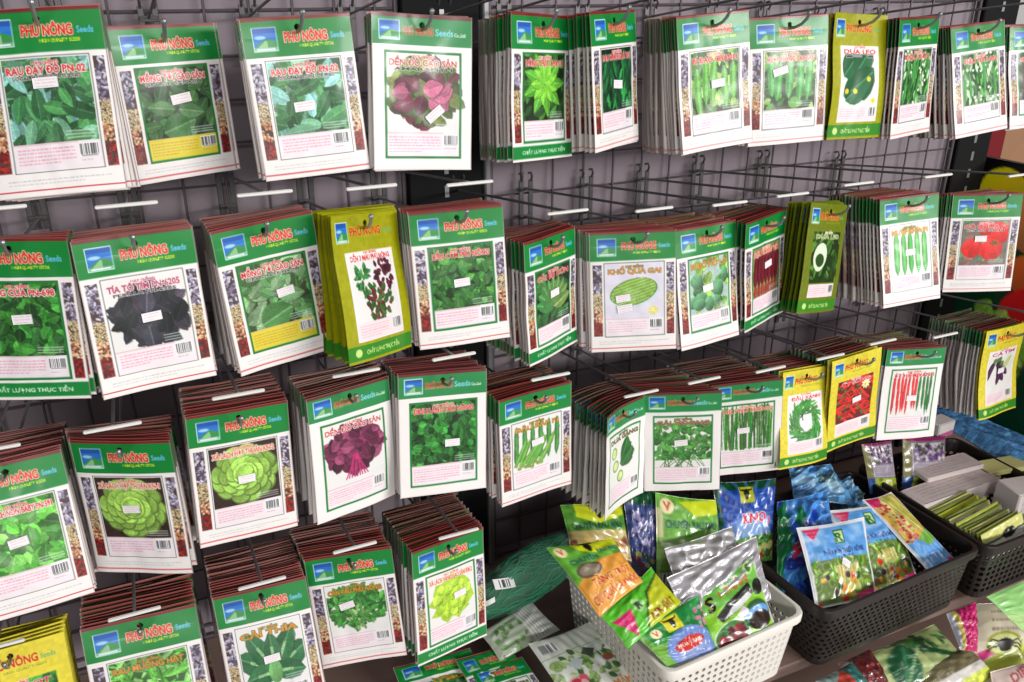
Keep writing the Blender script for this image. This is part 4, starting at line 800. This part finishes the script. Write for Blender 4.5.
def art_b5(c, H, rg):
    c.rect(0, 0, 100, H, (.12, .54, .24)); c.noise(0, 0, 100, H, .12, 8); c.rect(0, 0, 8, H, (.42, .66, .26)); c.rect(0, H*.5, 30, H, (.46, .70, .24)); c.ell(57, H*.80, 42, H*.42, (.42, .54, .80)); c.ell(57, H*.95, 40, H*.3, (.64, .70, .86), al=.7, soft=.5)
    c.rect(36, H*.07, 60, H*.36, (.90, .86, .14)); bull(c, 48, H*.19, 10, (.10, .12, .06)); vmark(c, 20, H*.28, 7.5)
    c.poly([(28, H*.70), (40, H*.60), (60, H*.55), (78, H*.60), (86, H*.68), (72, H*.78), (50, H*.82), (34, H*.80)], (.80, .16, .12)); c.text('MÙA VÀNG', 57, H*.72, 5.4, (.95, .85, .82), anchor='c', width=44)
    c.words(40, H*.88, 84, 4, 2, (.36, .42, .66), rg, 2, .6)
    for i in range(16): c.ell(rg.uniform(84, 100), rg.uniform(H*.1, H*.6), 3.6, 2.6, rg.choice([(.80, .5, .62), (.7, .62, .66), (.5, .3, .4)]))
def art_foil(c, H, rg): c.rect(0, 0, 100, H, (.82, .81, .82)); c.rect(0, 0, 100, 3, (.9, .9, .9)); c.rect(14, H*.62, 96, H, (.44, .70, .26))
def art_foil2(c, H, rg): c.rect(0, 0, 100, H, (.84, .83, .85)); c.rect(0, 0, 100, 3, (.9, .9, .9))
def art_b7(c, H, rg):
    c.rect(0, 0, 100, H, (.54, .80, .18)); c.rect(0, 0, 94, H*.34, (.44, .74, .30)); c.noise(0, 0, 100, H, .06, 10); c.rect(95, 0, 100, H, (.8, .8, .8))
    c.ell(50, H*.08, 15, 4, (.88, .95, .84)); c.text('THIÊN', 50, H*.10, 4, (.2, .55, .3), anchor='c'); c.ell(84, H*.08, 8, 7, (.75, .9, .6)); c.ell(84, H*.08, 4, 5, (.3, .5, .2))
    c.text('S', 9, H*.34, 19, (.06, .06, .06), oc=(.7, .7, .2), ow=.6); c.text('1 PHÂN', 30, H*.23, 10, (.82, .36, .14), width=48)
    c.poly([(16, H*.44), (36, H*.33), (76, H*.24), (80, H*.40), (60, H*.48), (22, H*.56)], (.12, .12, .10)); c.poly([(24, H*.54), (42, H*.42), (72, H*.35), (78, H*.42), (52, H*.50)], (.86, .86, .86))
    c.ell(89, H*.36, 9, H*.10, (.10, .12, .10)); c.ell(31, H*.78, 27, H*.20, (.90, .94, .88)); c.ell(31, H*.78, 25, H*.185, (.24, .50, .22))
    for i in range(30): c.ell(31+rg.uniform(-17, 17), H*.83+rg.uniform(-.10, .09)*H, 5, 6, rg.choice([(.40, .07, .10), (.30, .05, .08), (.52, .12, .16)]), shade=.3)
    c.ell(75, H*.68, 22, H*.19, (.20, .40, .22)); c.ell(76, H*.66, 20, H*.09, (.40, .62, .86)); c.ell(77, H*.76, 18, H*.12, (.18, .12, .10)); c.poly([(44, H*.56), (58, H*.49), (64, H*.58), (50, H*.66)], (.92, .88, .92))
def art_kno(c, H, rg):
    c.rect(0, 0, 100, H, (.10, .26, .62)); c.rect(0, 0, 100, H*.10, (.02, .26, .14)); c.rect(0, 0, 7, H, (.03, .30, .16)); c.noise(0, 0, 100, H, .18, 7)
    for i in range(18): c.poly([(55, H*.40), (110*math.cos(i*.35)+55, H*.4+110*math.sin(i*.35)), (110*math.cos(i*.35+.12)+55, H*.4+110*math.sin(i*.35+.12))], (.30, .48, .80), .5)
    c.ell(55, H*.55, 44, H*.20, (.62, .74, .90), al=.8, soft=.7); c.rect(36, H*.07, 60, H*.26, (.72, .72, .12)); bull(c, 48, H*.14, 11); c.words(64, H*.12, 90, 5, 3, (.3, .45, .7), rg, 2.4, .7)
    c.text('KNO', 38, H*.50, 14, (.82, .14, .24), oc=(.88, .84, .92), ow=1.0, width=42); c.text('3', 82, H*.53, 9.5, (.82, .14, .24), oc=(.88, .84, .92), ow=.8)
    c.rect(0, H*.66, 100, H, (.30, .50, .22)); c.noise(0, H*.66, 100, H, .4, 4)
    for i in range(16): c.ell(rg.uniform(0, 100), rg.uniform(H*.72, H), 6, 5, rg.choice([(.6, .12, .12), (.4, .6, .2), (.2, .3, .1), (.7, .7, .4)]))
def art_blue(c, H, rg):
    c.rect(0, 0, 100, H, (.26, .52, .80)); c.noise(0, 0, 100, H, .2, 9)
    for i in range(12): c.leaf(rg.uniform(0, 60), rg.uniform(H*.1, H*.7), 40, 16, rg.uniform(0, 6), rg.choice([(.02, .36, .20), (.06, .16, .5), (.1, .3, .7)]))
    c.poly([(0, H*.1), (14, 0), (18, H*.2), (8, H), (0, H)], (.02, .40, .20)); c.poly([(20, H*.55), (60, H*.45), (64, H*.60), (24, H*.70)], (.84, .2, .3)); c.words(26, H*.52, 58, 6, 2, (.95, .9, .92), rg, 3, .9)
def art_deepblue(c, H, rg): c.rect(0, 0, 100, H, (.08, .26, .60)); c.noise(0, 0, 100, H, .3, 12); c.poly([(0, 0), (24, 0), (8, H), (0, H)], (.03, .34, .22)); c.ell(54, H*.22, 9, 8, (.75, .78, .74)); c.ell(54, H*.22, 6, 5, (.5, .6, .7)); c.line(20, H*.3, 80, H*.8, 8, (.20, .45, .80), .6)
def art_npk(c, H, rg):
    c.rect(0, 0, 100, H, (.90, .90, .91)); c.clip = (5, 5, 95, H-3); c.rect(5, 5, 95, H*.46, (.36, .62, .88))
    for i in range(14): c.ell(rg.uniform(5, 95), rg.uniform(5, H*.4), rg.uniform(6, 14), 6, (.66, .80, .93), al=.5, soft=.9)
    c.poly([(5, 5), (30, 5), (16, H*.20)], (.84, .16, .36)); c.words(9, 9, 22, 5, 3, (.95, .7, .78), rg, 2, .7)
    c.rect(46, 10, 60, 29, (.12, .42, .2)); c.rect(48, 12, 58, 27, (.80, .88, .6)); c.text('R', 53, 26, 12, (.08, .42, .18), anchor='c'); c.words(45, 32, 61, 3, 1, (.7, .2, .2), rg, 1.2, .7)
    c.text('PHÂN BÓN THIÊN NÔNG', 24, H*.40, 6.4, (.10, .20, .46), width=64); c.text('1-3-16', 46, H*.475, 6, (.10, .16, .40), width=24)
    c.rect(5, H*.46, 95, H, (.40, .50, .22)); mulch(c, 5, H*.44, 95, H*.7, rg, [(.42, .62, .2), (.30, .50, .16), (.58, .70, .34)], 70, L=(6, 12), wd=.4); c.clip = (5, H*.44, 95, H-3)
    for i in range(34): x = rg.uniform(38, 72); c.line(x, H*.54, x+rg.uniform(-3, 3), H*.92, 1.8, rg.choice([(.88, .80, .52), (.78, .70, .38), (.66, .70, .34)]))
    for i in range(22): c.ell(rg.uniform(6, 94), rg.uniform(H*.66, H*.98), rg.uniform(3, 6), rg.uniform(3, 5), rg.choice([(.82, .16, .12), (.90, .70, .16), (.5, .62, .2), (.16, .3, .12), (.9, .56, .2), (.3, .2, .26)]), shade=.3)
    c.poly([(66, H*.90), (95, H*.84), (95, H), (64, H)], (.80, .16, .42)); c.words(68, H*.90, 92, 4, 3, (.95, .7, .8), rg, 2, .7); c.clip = None
def art_npk2(c, H, rg):
    c.rect(0, 0, 100, H, (.90, .90, .91)); c.clip = (6, 4, 95, H-4); c.rect(6, 4, 95, H, (.40, .64, .88)); c.rect(6, 4, 95, H*.60, (.80, .66, .28))
    for i in range(26): x = rg.uniform(20, 90); c.line(x, 6, x+rg.uniform(-6, 20), H*.5, 2.6, rg.choice([(.92, .88, .6), (.84, .78, .42), (.6, .72, .3)]))
    for i in range(60): c.ell(rg.uniform(6, 50), rg.uniform(H*.1, H*.62), 5, 3.4, rg.choice([(.78, .24, .26), (.86, .4, .34), (.62, .2, .2), (.84, .68, .5)]))
    c.poly([(6, 4), (44, 4), (30, H*.14), (6, H*.12)], (.74, .10, .34)); c.poly([(40, H*.62), (95, H*.5), (95, H*.66), (60, H*.72)], (.46, .70, .28))
    c.words(34, H*.78, 84, 7, 2, (.16, .34, .66), rg, 3, .8); c.ell(84, H*.92, 9, 7, (.72, .14, .4)); c.clip = None
def art_clearblue(c, H, rg):
    c.rect(0, 0, 100, H, (.32, .54, .72)); c.noise(0, 0, 100, H, .3, 12)
    for i in range(7): c.ell(rg.uniform(10, 90), rg.uniform(H*.2, H*.8), 18, 12, rg.choice([(.46, .68, .86), (.22, .42, .62), (.6, .74, .82), (.25, .35, .3)]), al=.8)
def art_flower(c, H, rg):
    c.rect(0, 0, 100, H, (.50, .44, .50)); c.rect(0, 0, 16, H, (.50, .48, .30)); c.frame(18, 10, 94, H*.66, 2, (.80, .78, .78))
    for i in range(90): c.ell(rg.uniform(20, 92), rg.uniform(12, H*.40), 4, 3, rg.choice([(.42, .26, .50), (.70, .64, .74), (.28, .14, .3), (.82, .80, .82), (.3, .36, .24)]))
    c.rect(20, H*.42, 92, H*.64, (.60, .56, .62)); c.words(24, H*.45, 88, 5, 4, (.84, .82, .84), rg, 2, .7); c.rect(0, 0, 100, 7, (.56, .12, .38))
    c.rect(0, H*.68, 100, H, (.60, .66, .22)); c.rect(0, H*.68, 20, H, (.14, .30, .56)); c.rect(56, H*.72, 78, H*.96, (.88, .90, .82))
    for i in range(12): c.ell(rg.uniform(22, 96), rg.uniform(H*.7, H), 7, 5, rg.choice([(.80, .80, .26), (.36, .48, .12), (.5, .6, .2)]))
def art_fern(c, H, rg):
    c.rect(0, 0, 100, H, (.62, .68, .44)); c.noise(0, 0, 100, H, .12, 10); mulch(c, 30, 0, 100, H*.45, rg, [(.10, .26, .12), (.16, .34, .16)], 26, L=(14, 30), wd=.2)
    c.leaf(20, H*.75, 44, 26, -.75, (.08, .32, .18)); c.line(20, H*.75, 62, H*.25, 1.4, (.7, .8, .6)); c.line(60, H*.3, 96, H*.8, 5, (.06, .26, .14)); c.line(8, H*.2, 8, H, 3, (.10, .28, .10))
def art_pale(c, H, rg):
    c.rect(0, 0, 100, H, (.46, .42, .30)); c.rect(0, H*.48, 100, H, (.84, .82, .80)); c.rect(0, H*.70, 100, H, (.80, .84, .30)); c.words(16, H*.2, 80, 8, 2, (.62, .62, .5), rg, 3, .6); c.noise(0, 0, 100, H, .12, 9)
def art_magenta(c, H, rg): c.rect(0, 0, 100, H, (.72, .10, .38)); c.noise(0, 0, 100, H, .2, 6); c.rect(0, 0, 26, H, (.74, .68, .34)); c.rect(0, 0, 12, H, (.66, .66, .70)); c.words(30, 8, 90, 9, 10, (.82, .36, .56), rg, 3, .5)
def art_bug(c, H, rg):
    c.rect(0, 0, 100, H, (.84, .80, .70)); c.poly([(0, H*.82), (40, H*.56), (100, H*.46), (100, H), (0, H)], (.80, .84, .32)); c.words(20, H*.10, 70, 9, 3, (.52, .46, .38), rg, 3, .8)
    c.poly([(58, H*.36), (84, H*.26), (92, H*.36), (64, H*.46)], (.78, .12, .46)); c.poly([(2, H*.66), (24, H*.54), (30, H*.62), (10, H*.74)], (.78, .12, .46))
    c.ell(34, H*.52, 20, H*.15, (.62, .66, .24)); c.ell(34, H*.53, 17, H*.125, (.86, .88, .62)); c.ell(34, H*.52, 8, H*.06, (.07, .07, .06)); c.ell(34, H*.57, 6, H*.05, (.10, .10, .08))
    for s in (-1, 1):
        for i in range(3): c.line(34, H*.53, 34+s*14, H*(.47+.05*i), 1.5, (.07, .07, .06)); c.line(34+s*14, H*(.47+.05*i), 34+s*18, H*(.52+.05*i), 1.3, (.07, .07, .06))
def art_lime(c, H, rg): c.rect(0, 0, 100, H, (.62, .86, .52)); c.rect(0, H*.6, 40, H, (.72, .88, .56))
def art_text(c, H, rg): c.rect(0, 0, 100, H, (.86, .78, .74)); c.text('DIPLAC', 26, H*.28, 12, (.68, .28, .34), ang=-.3, width=60); c.words(30, H*.4, 90, 7, 3, (.74, .5, .5), rg, 3, .6); [c.ell(rg.uniform(0, 100), rg.uniform(H*.6, H), 7, 6, (.86, .56, .26)) for i in range(8)]
def art_teal(c, H, rg): c.rect(0, 0, 100, H, (.50, .58, .56)); c.poly([(0, H*.4), (60, 0), (70, H*.2), (20, H)], (.72, .26, .20)); c.rect(60, 0, 100, H, (.20, .42, .40)); c.noise(0, 0, 100, H, .2, 8)
def art_maroon(c, H, rg): c.rect(0, 0, 100, H, (.40, .12, .12)); c.noise(0, 0, 100, H, .35, 9); c.rect(0, 0, 20, H, (.6, .5, .46))
def art_tray(c, H, rg):
    c.rect(0, 0, 100, H, (.86, .87, .83)); c.barcode(6, 8, 30, 22, rg); c.rect(0, 27, 100, 28, (.5, .7, .5))
    for i in range(70): c.leaf(rg.uniform(2, 90), rg.uniform(32, H*.62), 11, 7, rg.uniform(0, 6), rg.choice([(.32, .50, .22), (.54, .66, .38), (.70, .78, .60), (.22, .36, .18)]))
    for x, y, cc in ((36, 46, (.74, .78, .78)), (60, 38, (.26, .32, .28)), (78, 34, (.80, .82, .80)), (66, 54, (.86, .87, .86))): c.poly([(x-11, y), (x, y-9), (x+11, y-1), (x, y+9)], cc)
    for i in range(9): c.ell(26+rg.uniform(-9, 9), H*.56+rg.uniform(-7, 7), 6, 5, rg.choice([(.84, .34, .40), (.92, .66, .68), (.78, .2, .3)]))
    c.ell(80, H*.42, 8, 5, (.6, .3, .22)); c.text('RAU MẦM', 34, H*.74, 9, (.86, .52, .20), width=50); c.words(30, H*.78, 80, 6, 2, (.4, .4, .5), rg, 2.6, .6)
def art_pkflat(kind, t):
    def f(c, H, rg):
        q = packet_art(100, 142, c.nx/100, 'A' if kind == 'parsley' else 'T', kind, t, None, (.88, .55, .16) if kind == 'parsley' else (.2, .3, .2), 'white', 'pink', 7)
        yi = np.clip((np.arange(c.h)/c.h*q.h).astype(int), 0, q.h-1); xi = np.clip((np.arange(c.w)/c.w*q.w).astype(int), 0, q.w-1); c.a[:] = q.a[yi][:, xi]
    return f
def art_greens(c, H, rg): c.rect(0, 0, 100, H, (.66, .70, .62)); mulch(c, 8, 6, 60, H, rg, [(.3, .46, .24), (.46, .58, .38)], 26, L=(8, 14), wd=.5); c.rect(60, 0, 100, H, (.84, .84, .82)); [c.rect(64+i*5, 4, 65.4+i*5, H-4, (.5, .52, .5), .7) for i in range(7)]
GF = 'fertiliser bags in the white basket'; GB = 'fertiliser bags in the dark basket'; GL = 'bags on the lower shelf'
bag('fertiliser_bag', 'olive green and tan bag behind the orange bag at the white basket', 'bag', 'b2', art_b2, seed=2, group=GF)
bag('fertiliser_bag', 'narrow dark blue and violet bag between the two green bags behind the white basket', 'bag', 'b3b', art_b3b, seed=3, group=GF)
bag('fertiliser_bag', 'green and yellow bag with cream side, behind the silver bags', 'bag', 'b3', art_b3, seed=4, group=GF)
bag('fertiliser_bag', 'green and orange bag leaning over the left rim of the white basket', 'bag', 'b1', art_b1, seed=1, group=GF, thick=.012)
bag('fertiliser_bag', 'plain silver foil bag standing behind the silver and green one', 'bag', 'b6', art_foil, M_FOIL, seed=6, group=GF, wr=.0022)
bag('fertiliser_bag', 'crinkled silver foil bag directly behind the lime green bean bag', 'bag', 'b6b', art_foil2, M_FOIL, seed=66, group=GF, wr=.0022)
bag('fertiliser_bag', 'lime green bag with black seeds and red beans, front right of the white basket', 'bag', 'b7', art_b7, M_BAG, seed=7, group=GF, res=90, thick=.009)
o, sf = bag('fertiliser_bag', 'bright green bag with pink triangle and yellow swoosh in the white basket', 'bag', 'b4', art_b4, seed=8, group=GF, thick=.009)
bag('fertiliser_bag', 'green and blue bag with red emblem at the front corner of the white basket', 'bag', 'b5', art_b5, seed=9, group=GF, res=90, thick=.009)
bag('fertiliser_bag', 'dark blue bag reading KNO3 in red, standing between the white and the dark basket', 'bag', 'c0', art_kno, seed=10, group=GB, res=90)
bag('fertiliser_bag', 'glossy light blue bag with green folds behind the blue vegetable print bag', 'bag', 'c1', art_blue, seed=11, group=GB, wr=.003)
bag('fertiliser_bag', 'deep blue glossy bag lying low at the left corner of the dark basket', 'bag', 'c1b', art_deepblue, seed=12, group=GB, wr=.003)
bag('fertiliser_bag', 'clear blue plastic bag at the back of the dark basket, nearest the yellow bean packet', 'bag', 'c5', art_clearblue, seed=13, group=GB, wr=.003)
bag('fertiliser_bag', 'small crumpled pale blue bag at the back of the dark basket, beside the flower packets', 'bag', 'c6', art_clearblue, seed=14, group=GB, wr=.003)
bag('fertiliser_bag', 'white edged corn and peanut bag lying askew in the dark basket', 'bag', 'c4', art_npk2, seed=17, group=GB, thick=.008)
bag('fertiliser_bag', 'sky blue bag with vegetable print, the rear one of the pair in the dark basket', 'bag', 'c3', art_npk, seed=16, group=GB, thick=.008, res=80)
o, sf = bag('fertiliser_bag', 'sky blue bag with vegetable print and a white price sticker, front one of the pair', 'bag', 'c2', art_npk, seed=15, group=GB, thick=.009, res=90)
patch(o, sf, .55, .53, .13, .10, .6, 'price_sticker', lambda c: c.words(20, 20, 80, 14, 2, (.7, .6, .65), random.Random(1), 5, .5))
bag('flower_seed_pack', 'left one of two purple flower packets at the right dark basket', 'seed packet', 'd1', art_flower, seed=20, group='flower packets', thick=.006, wr=.0004)
bag('flower_seed_pack', 'purple flower packet with yellow foot, right of two, under the white chilli packet', 'seed packet', 'd2', art_flower, seed=21, group='flower packets', thick=.006, wr=.0004)
bag('plant_food_bag', 'teal and red bag at the left end of the lower shelf pile', 'bag', 'f6', art_teal, seed=30, group=GL, pinch=.01, thick=.02)
bag('plant_food_bag', 'dark maroon bag wedged beside the leaf print bag on the lower shelf', 'bag', 'f7', art_maroon, seed=31, group=GL, pinch=.01, thick=.02)
bag('plant_food_bag', 'pale lime sheet like bag at the right edge of the lower shelf', 'bag', 'f5', art_lime, seed=35, group=GL, thick=.006, wr=.0006)
bag('plant_food_bag', 'olive bag with a large dark green leaf on the lower shelf', 'bag', 'f1', art_fern, seed=32, group=GL, pinch=.01, thick=.02)
bag('plant_food_bag', 'cream and yellow bag with a black insect picture and magenta flashes', 'bag', 'f4', art_bug, seed=34, group=GL, pinch=.01, thick=.02, res=90)
bag('plant_food_bag', 'standing magenta bag with yellow and grey edge on the lower shelf', 'bag', 'f3', art_magenta, seed=33, group=GL, pinch=.01, thick=.012)
bag('plant_food_bag', 'brown, white and yellow bag lying in front of the magenta bag', 'bag', 'f2', art_pale, seed=36, group=GL, pinch=.01, thick=.02)
bag('plant_food_bag', 'pinkish bag with red lettering at the bottom right corner', 'bag', 'f8', art_text, seed=37, group=GL, pinch=.01, thick=.015)
GP = 'packets lying on the shelf'
bag('seed_packet', 'green herb packet lying on the shelf below the curly lettuce packet', 'seed packet', 'g1', art_pkflat('parsley', 'RAU MÙI'), M_PRINT, seed=40, res=110, thick=.004, wr=.0006, group=GP, pinch=.01)
bag('seed_packet', 'green headed packet lying under another packet at the bottom centre, the lower of the two', 'seed packet', 'g3', art_pkflat('lettuce_curly', 'XÀ LÁCH'), M_PRINT, seed=41, res=80, thick=.003, wr=.0004, group=GP, pinch=.01)
bag('seed_packet', 'green headed packet lying on top of its twin at the bottom centre', 'seed packet', 'g2', art_pkflat('lettuce_curly', 'XÀ LÁCH'), M_PRINT, seed=42, res=80, thick=.003, wr=.0004, group=GP, pinch=.01)
bag('vegetable_tray_pack', 'white pack with barcode and salad vegetable picture lying left of the white basket', 'pack', 'g4', art_tray, seed=43, res=100, thick=.010, wr=.001)
bag('vegetable_tray_pack', 'small clear pack of greens with lined white label under the green netting', 'pack', 'g5', art_greens, seed=44, thick=.008)
# ---------------------------------------------------------------- green netting bundle in its clear bag
net = empty('netting_bundle', (.437, -.185, .803)); tag(net, 'dark green netting in a clear bag with barcode label, left of the white basket', 'netting')
rg = random.Random(77); ax = (Vector((.092, .0, .036))); pr = Vector((-.02, -.02, .056)); nn = Vector((-.0, -.034, .016))
def elip(t, q, k=1):
    s = math.sqrt(max(0, 1-t*t*.92)); return ax*t+(pr*math.cos(q)+nn*math.sin(q))*s*k*1.15
b = MB(); n1, n2 = 22, 24; vs = [tuple(elip(-1+2*i/n1, 6.283*j/n2, .93+.05*math.sin(3*j+i))) for i in range(n1+1) for j in range(n2)]
b.add(vs, [(i*n2+j, i*n2+(j+1) % n2, (i+1)*n2+(j+1) % n2, (i+1)*n2+j) for i in range(n1) for j in range(n2)])
b.build('folded_net', mat('net_green', hexc(6, 108, 70), rough=.5, bump=1, bscale=300, noise=.35, nscale=140), net)
b = MB()
for i in range(95):
    q0 = rg.uniform(0, 6.283); dq = rg.uniform(-1.2, 1.2); t0 = rg.uniform(-1, 0); t1 = rg.uniform(.3, 1)
    b.tube([elip(t0+(t1-t0)*k/9, q0+dq*k/9+.12*math.sin(k*2+i), .97+.03*math.sin(k+i)) for k in range(10)], .0008, 4)
b.build('net_strand', mat('net_strand_green', hexc(20, 150, 104), rough=.4), net)['kind'] = 'stuff'
b = MB(); vs = [tuple(elip(-1.03+2.06*i/n1, 6.283*j/n2, 1.07+.05*math.sin(5*j+2*i)+.03*math.sin(i*3))) for i in range(n1+1) for j in range(n2)]
b.add(vs, [(i*n2+j, i*n2+(j+1) % n2, (i+1)*n2+(j+1) % n2, (i+1)*n2+j) for i in range(n1) for j in range(n2)]); b.build('clear_wrap', M_CLEAR, net)
def label_card(name, parent, c0, ex, ey, w, h, art, lab=None):
    c = Cv(100, 60, 40, 24, (.93, .93, .92)); art(c); ex = Vector(ex).normalized(); ey = Vector(ey).normalized(); nrm = ex.cross(ey); 
    if nrm.y > 0: nrm = -nrm
    F = np.array([tuple(Vector(c0)+ex*((i/40-.5)*w)+ey*((j/24-.5)*h)+nrm*(.002*math.sin(3.14*i/40))) for j in range(25) for i in range(41)]); K = F-np.array(nrm)*.0005; N = len(F); R = ring(40, 24); R2 = np.roll(R, -1)
    o = mk(name, mesh_np(name, np.concatenate([F, K]), np.concatenate([gridfaces(40, 24), gridfaces(40, 24, N, True), np.stack([R, R2, R2+N, R+N], 1)[:, ::-1]]), np.concatenate([c.cols().reshape(-1, 3)]*2), M_PAPER), parent)
    if lab: o['label'] = lab
    return o
label_card('barcode_label', net, (-.058, -.042, .036), (1, -.05, -.12), (.12, -.45, -.85), .030, .015, lambda c: c.barcode(24, 8, 78, 52, random.Random(3)))
label_card('paper_label', net, (-.078, -.040, .010), (1, -.1, .35), (-.1, -.5, -.85), .014, .007, lambda c: None)
# ---------------------------------------------------------------- right end: green produce board, blue sack, boxes, sachets
def art_board(c, H):
    rg = random.Random(5); c.rect(0, 0, 100, H, (.02, .24, .13)); c.rect(0, 0, 100, 10, (.06, .05, .05))
    for i in range(5): c.ell(8+i*15, 9, 7, 7, (.95, .84, .06), shade=.25)
    for x, y, r, cc in ((19, 16, 9, (.88, .55, .30)), (30, 24, 9, (.84, .36, .10)), (21, 30, 7, (.88, .40, .14)), (24, 42, 10, (.80, .08, .08)), (38, 40, 12, (.78, .10, .08)), (33, 52, 9, (.76, .08, .08)), (52, 36, 10, (.86, .5, .1)), (64, 46, 12, (.78, .12, .1)), (78, 40, 10, (.9, .8, .1))): c.ell(x, y, r, r*.9, cc, shade=.3)
    for i in range(40): c.leaf(rg.uniform(6, 24), rg.uniform(46, 54), 7, 5, rg.uniform(0, 6), rg.choice([(.46, .66, .2), (.6, .76, .3)]))
c = Cv(100, 80, 200, 160, (0, .2, .1)); art_board(c, 80)
y0, y1, z0, z1 = .008, -.70, .775, 1.295; F = np.array([(0, y0+(y1-y0)*i/200, z1-z0-(z1-z0)*j/160) for j in range(161) for i in range(201)]); K = F+np.array([.012, 0, 0]); N = len(F); R = ring(200, 160); R2 = np.roll(R, -1)
bo = mk('produce_board', mesh_np('produce_board', np.concatenate([F, K]), np.concatenate([gridfaces(200, 160), gridfaces(200, 160, N, True), np.stack([R, R2, R2+N, R+N], 1)[:, ::-1]]), np.concatenate([c.cols().reshape(-1, 3), np.tile(lin((.02, .2, .1)), (N, 1))]), M_PRINT))
bo.location = (1.47, 0, z0); tag(bo, 'dark green board printed with peppers, tomatoes and lettuce closing the right end', 'board')
def art_sack(c, H, rg):
    c.rect(0, 0, 100, H, (.36, .60, .82)); c.noise(0, 0, 100, H, .2, 10); c.noise(0, 0, 100, H, .2, 4)
    for i in range(60): c.ell(rg.uniform(0, 100), rg.uniform(0, H), rg.uniform(2, 8), rg.uniform(2, 5), rg.choice([(.50, .70, .86), (.14, .34, .56), (.36, .58, .78)]), rg.uniform(0, 3), .6, soft=.6)
bag('blue_sack', 'mottled blue plastic sack lying under the green board at the right edge', 'sack', None, art_sack, seed=50, thick=.03, wr=.003, corners=[(1.375, -.03, .800), (1.462, -.04, .80), (1.462, -.50, .765), (1.385, -.46, .765)], pinch=.02)
def carton(name, label, cat, loc, dim, yaw, col, art=None, pitch=0, grp=None, top=False):
    b = MB(); b.box(-dim[0]/2, dim[0]/2, -dim[1]/2, dim[1]/2, 0, dim[2], .0015); o = b.build(name, mat(name+'_board', col, rough=.5, noise=.05)); o.location = loc; o.rotation_euler = (pitch, 0, yaw); tag(o, label, cat, grp)
    if art:
        c = Cv(100, 60, 40, 24, col); art(c); F = np.array([((i/40-.5)*dim[0]*.94, -dim[1]/2-.0004, dim[2]*(1-.03-.94*j/24)) if not top else ((i/40-.5)*dim[0]*.94, (.5-j/24)*dim[1]*.94, dim[2]+.0004) for j in range(25) for i in range(41)]); K = F+np.array([0, 0 if top else .0003, -.0003 if top else 0]); N = len(F); R = ring(40, 24); R2 = np.roll(R, -1)
        mk('printed_face', mesh_np('printed_face', np.concatenate([F, K]), np.concatenate([gridfaces(40, 24), gridfaces(40, 24, N, True), np.stack([R, R2, R2+N, R+N], 1)[:, ::-1]]), np.concatenate([c.cols().reshape(-1, 3)]*2), M_PAPER), o)
    return o
def art_lines(c):
    r_ = random.Random(9); [c.words(12+i*16, 10, 20+i*16, 4, 10, (.45, .42, .42), r_, 2, .7) for i in range(5)]
def art_pack(c):
    r_ = random.Random(11); c.rect(0, 0, 100, 60, (.82, .77, .76)); c.words(8, 8, 92, 9, 5, (.6, .5, .5), r_, 4, .5); c.rect(0, 0, 100, 10, (.82, .74, .74))
carton('long_pack', 'long grey pink pack in clear wrap lying across the right dark basket, lower one', 'pack', (1.205, -.262, .772), (.19, .05, .028), .03, (.84, .79, .78), art_pack, top=True, grp='long packs in the right basket')
carton('long_pack', 'grey pink pack with printed top lying on the longer pack in the right dark basket', 'pack', (1.235, -.225, .801), (.13, .045, .010), -.05, (.88, .83, .82), art_pack, top=True, grp='long packs in the right basket')
carton('yellow_box', 'pale yellow flat box at the right edge, behind the printed white box', 'box', (1.345, -.250, .790), (.12, .04, .010), -.15, (.90, .88, .58), None)
carton('white_carton', 'white carton with vertical printed lines at the right edge of the photo', 'box', (1.292, -.335, .764), (.075, .05, .056), -.18, (.88, .84, .82), art_lines)
carton('small_white_box', 'small white box wedged between the white chilli packet and the flower packet', 'box', (1.268, -.17, .838), (.045, .03, .03), .1, (.90, .88, .87), lambda c: c.rect(0, 38, 100, 60, (.78, .4, .6)))
def art_sachet(c, H, rg): c.rect(0, 0, 100, H, (.84, .84, .80)); c.rect(0, 0, 100, H*rg.uniform(.08, .34), rg.choice([(.78, .80, .22), (.66, .70, .30), (.84, .84, .50), (.50, .55, .24)])); c.ell(60, H*.32, 16, 9, (.10, .12, .08)); c.words(14, H*.5, 86, 9, 4, (.5, .5, .45), rg, 3, .6); c.line(0, H*.36, 100, H*.34, 3, (.1, .14, .1))
for i in range(15):
    f = i/14.; x = 1.128+.010*f; y = -.303-.092*f; rr = random.Random(i); w_, h_ = .092, .052; tx = .018+rr.uniform(-.004, .004); zz = .770+rr.uniform(-.003, .004)+.006*f
    P = [(x-.012+rr.uniform(-.003, .003), y+.012, zz+.020), (x+w_-.012, y+.014, zz+.034+rr.uniform(-.004, .004)), (x+w_, y-.004, zz-.02), (x, y-.006, zz-.032)]
    bag('sachet', 'frontmost sachet of the row in the right dark basket' if i == 14 else ORD[13-i]+' sachet from the front in the yellow green row, right dark basket', 'sachet', None, art_sachet, seed=60+i, thick=.0016, wr=.0006, corners=P, res=24 if i < 14 else 50, group='sachets in the right basket', pinch=.01)
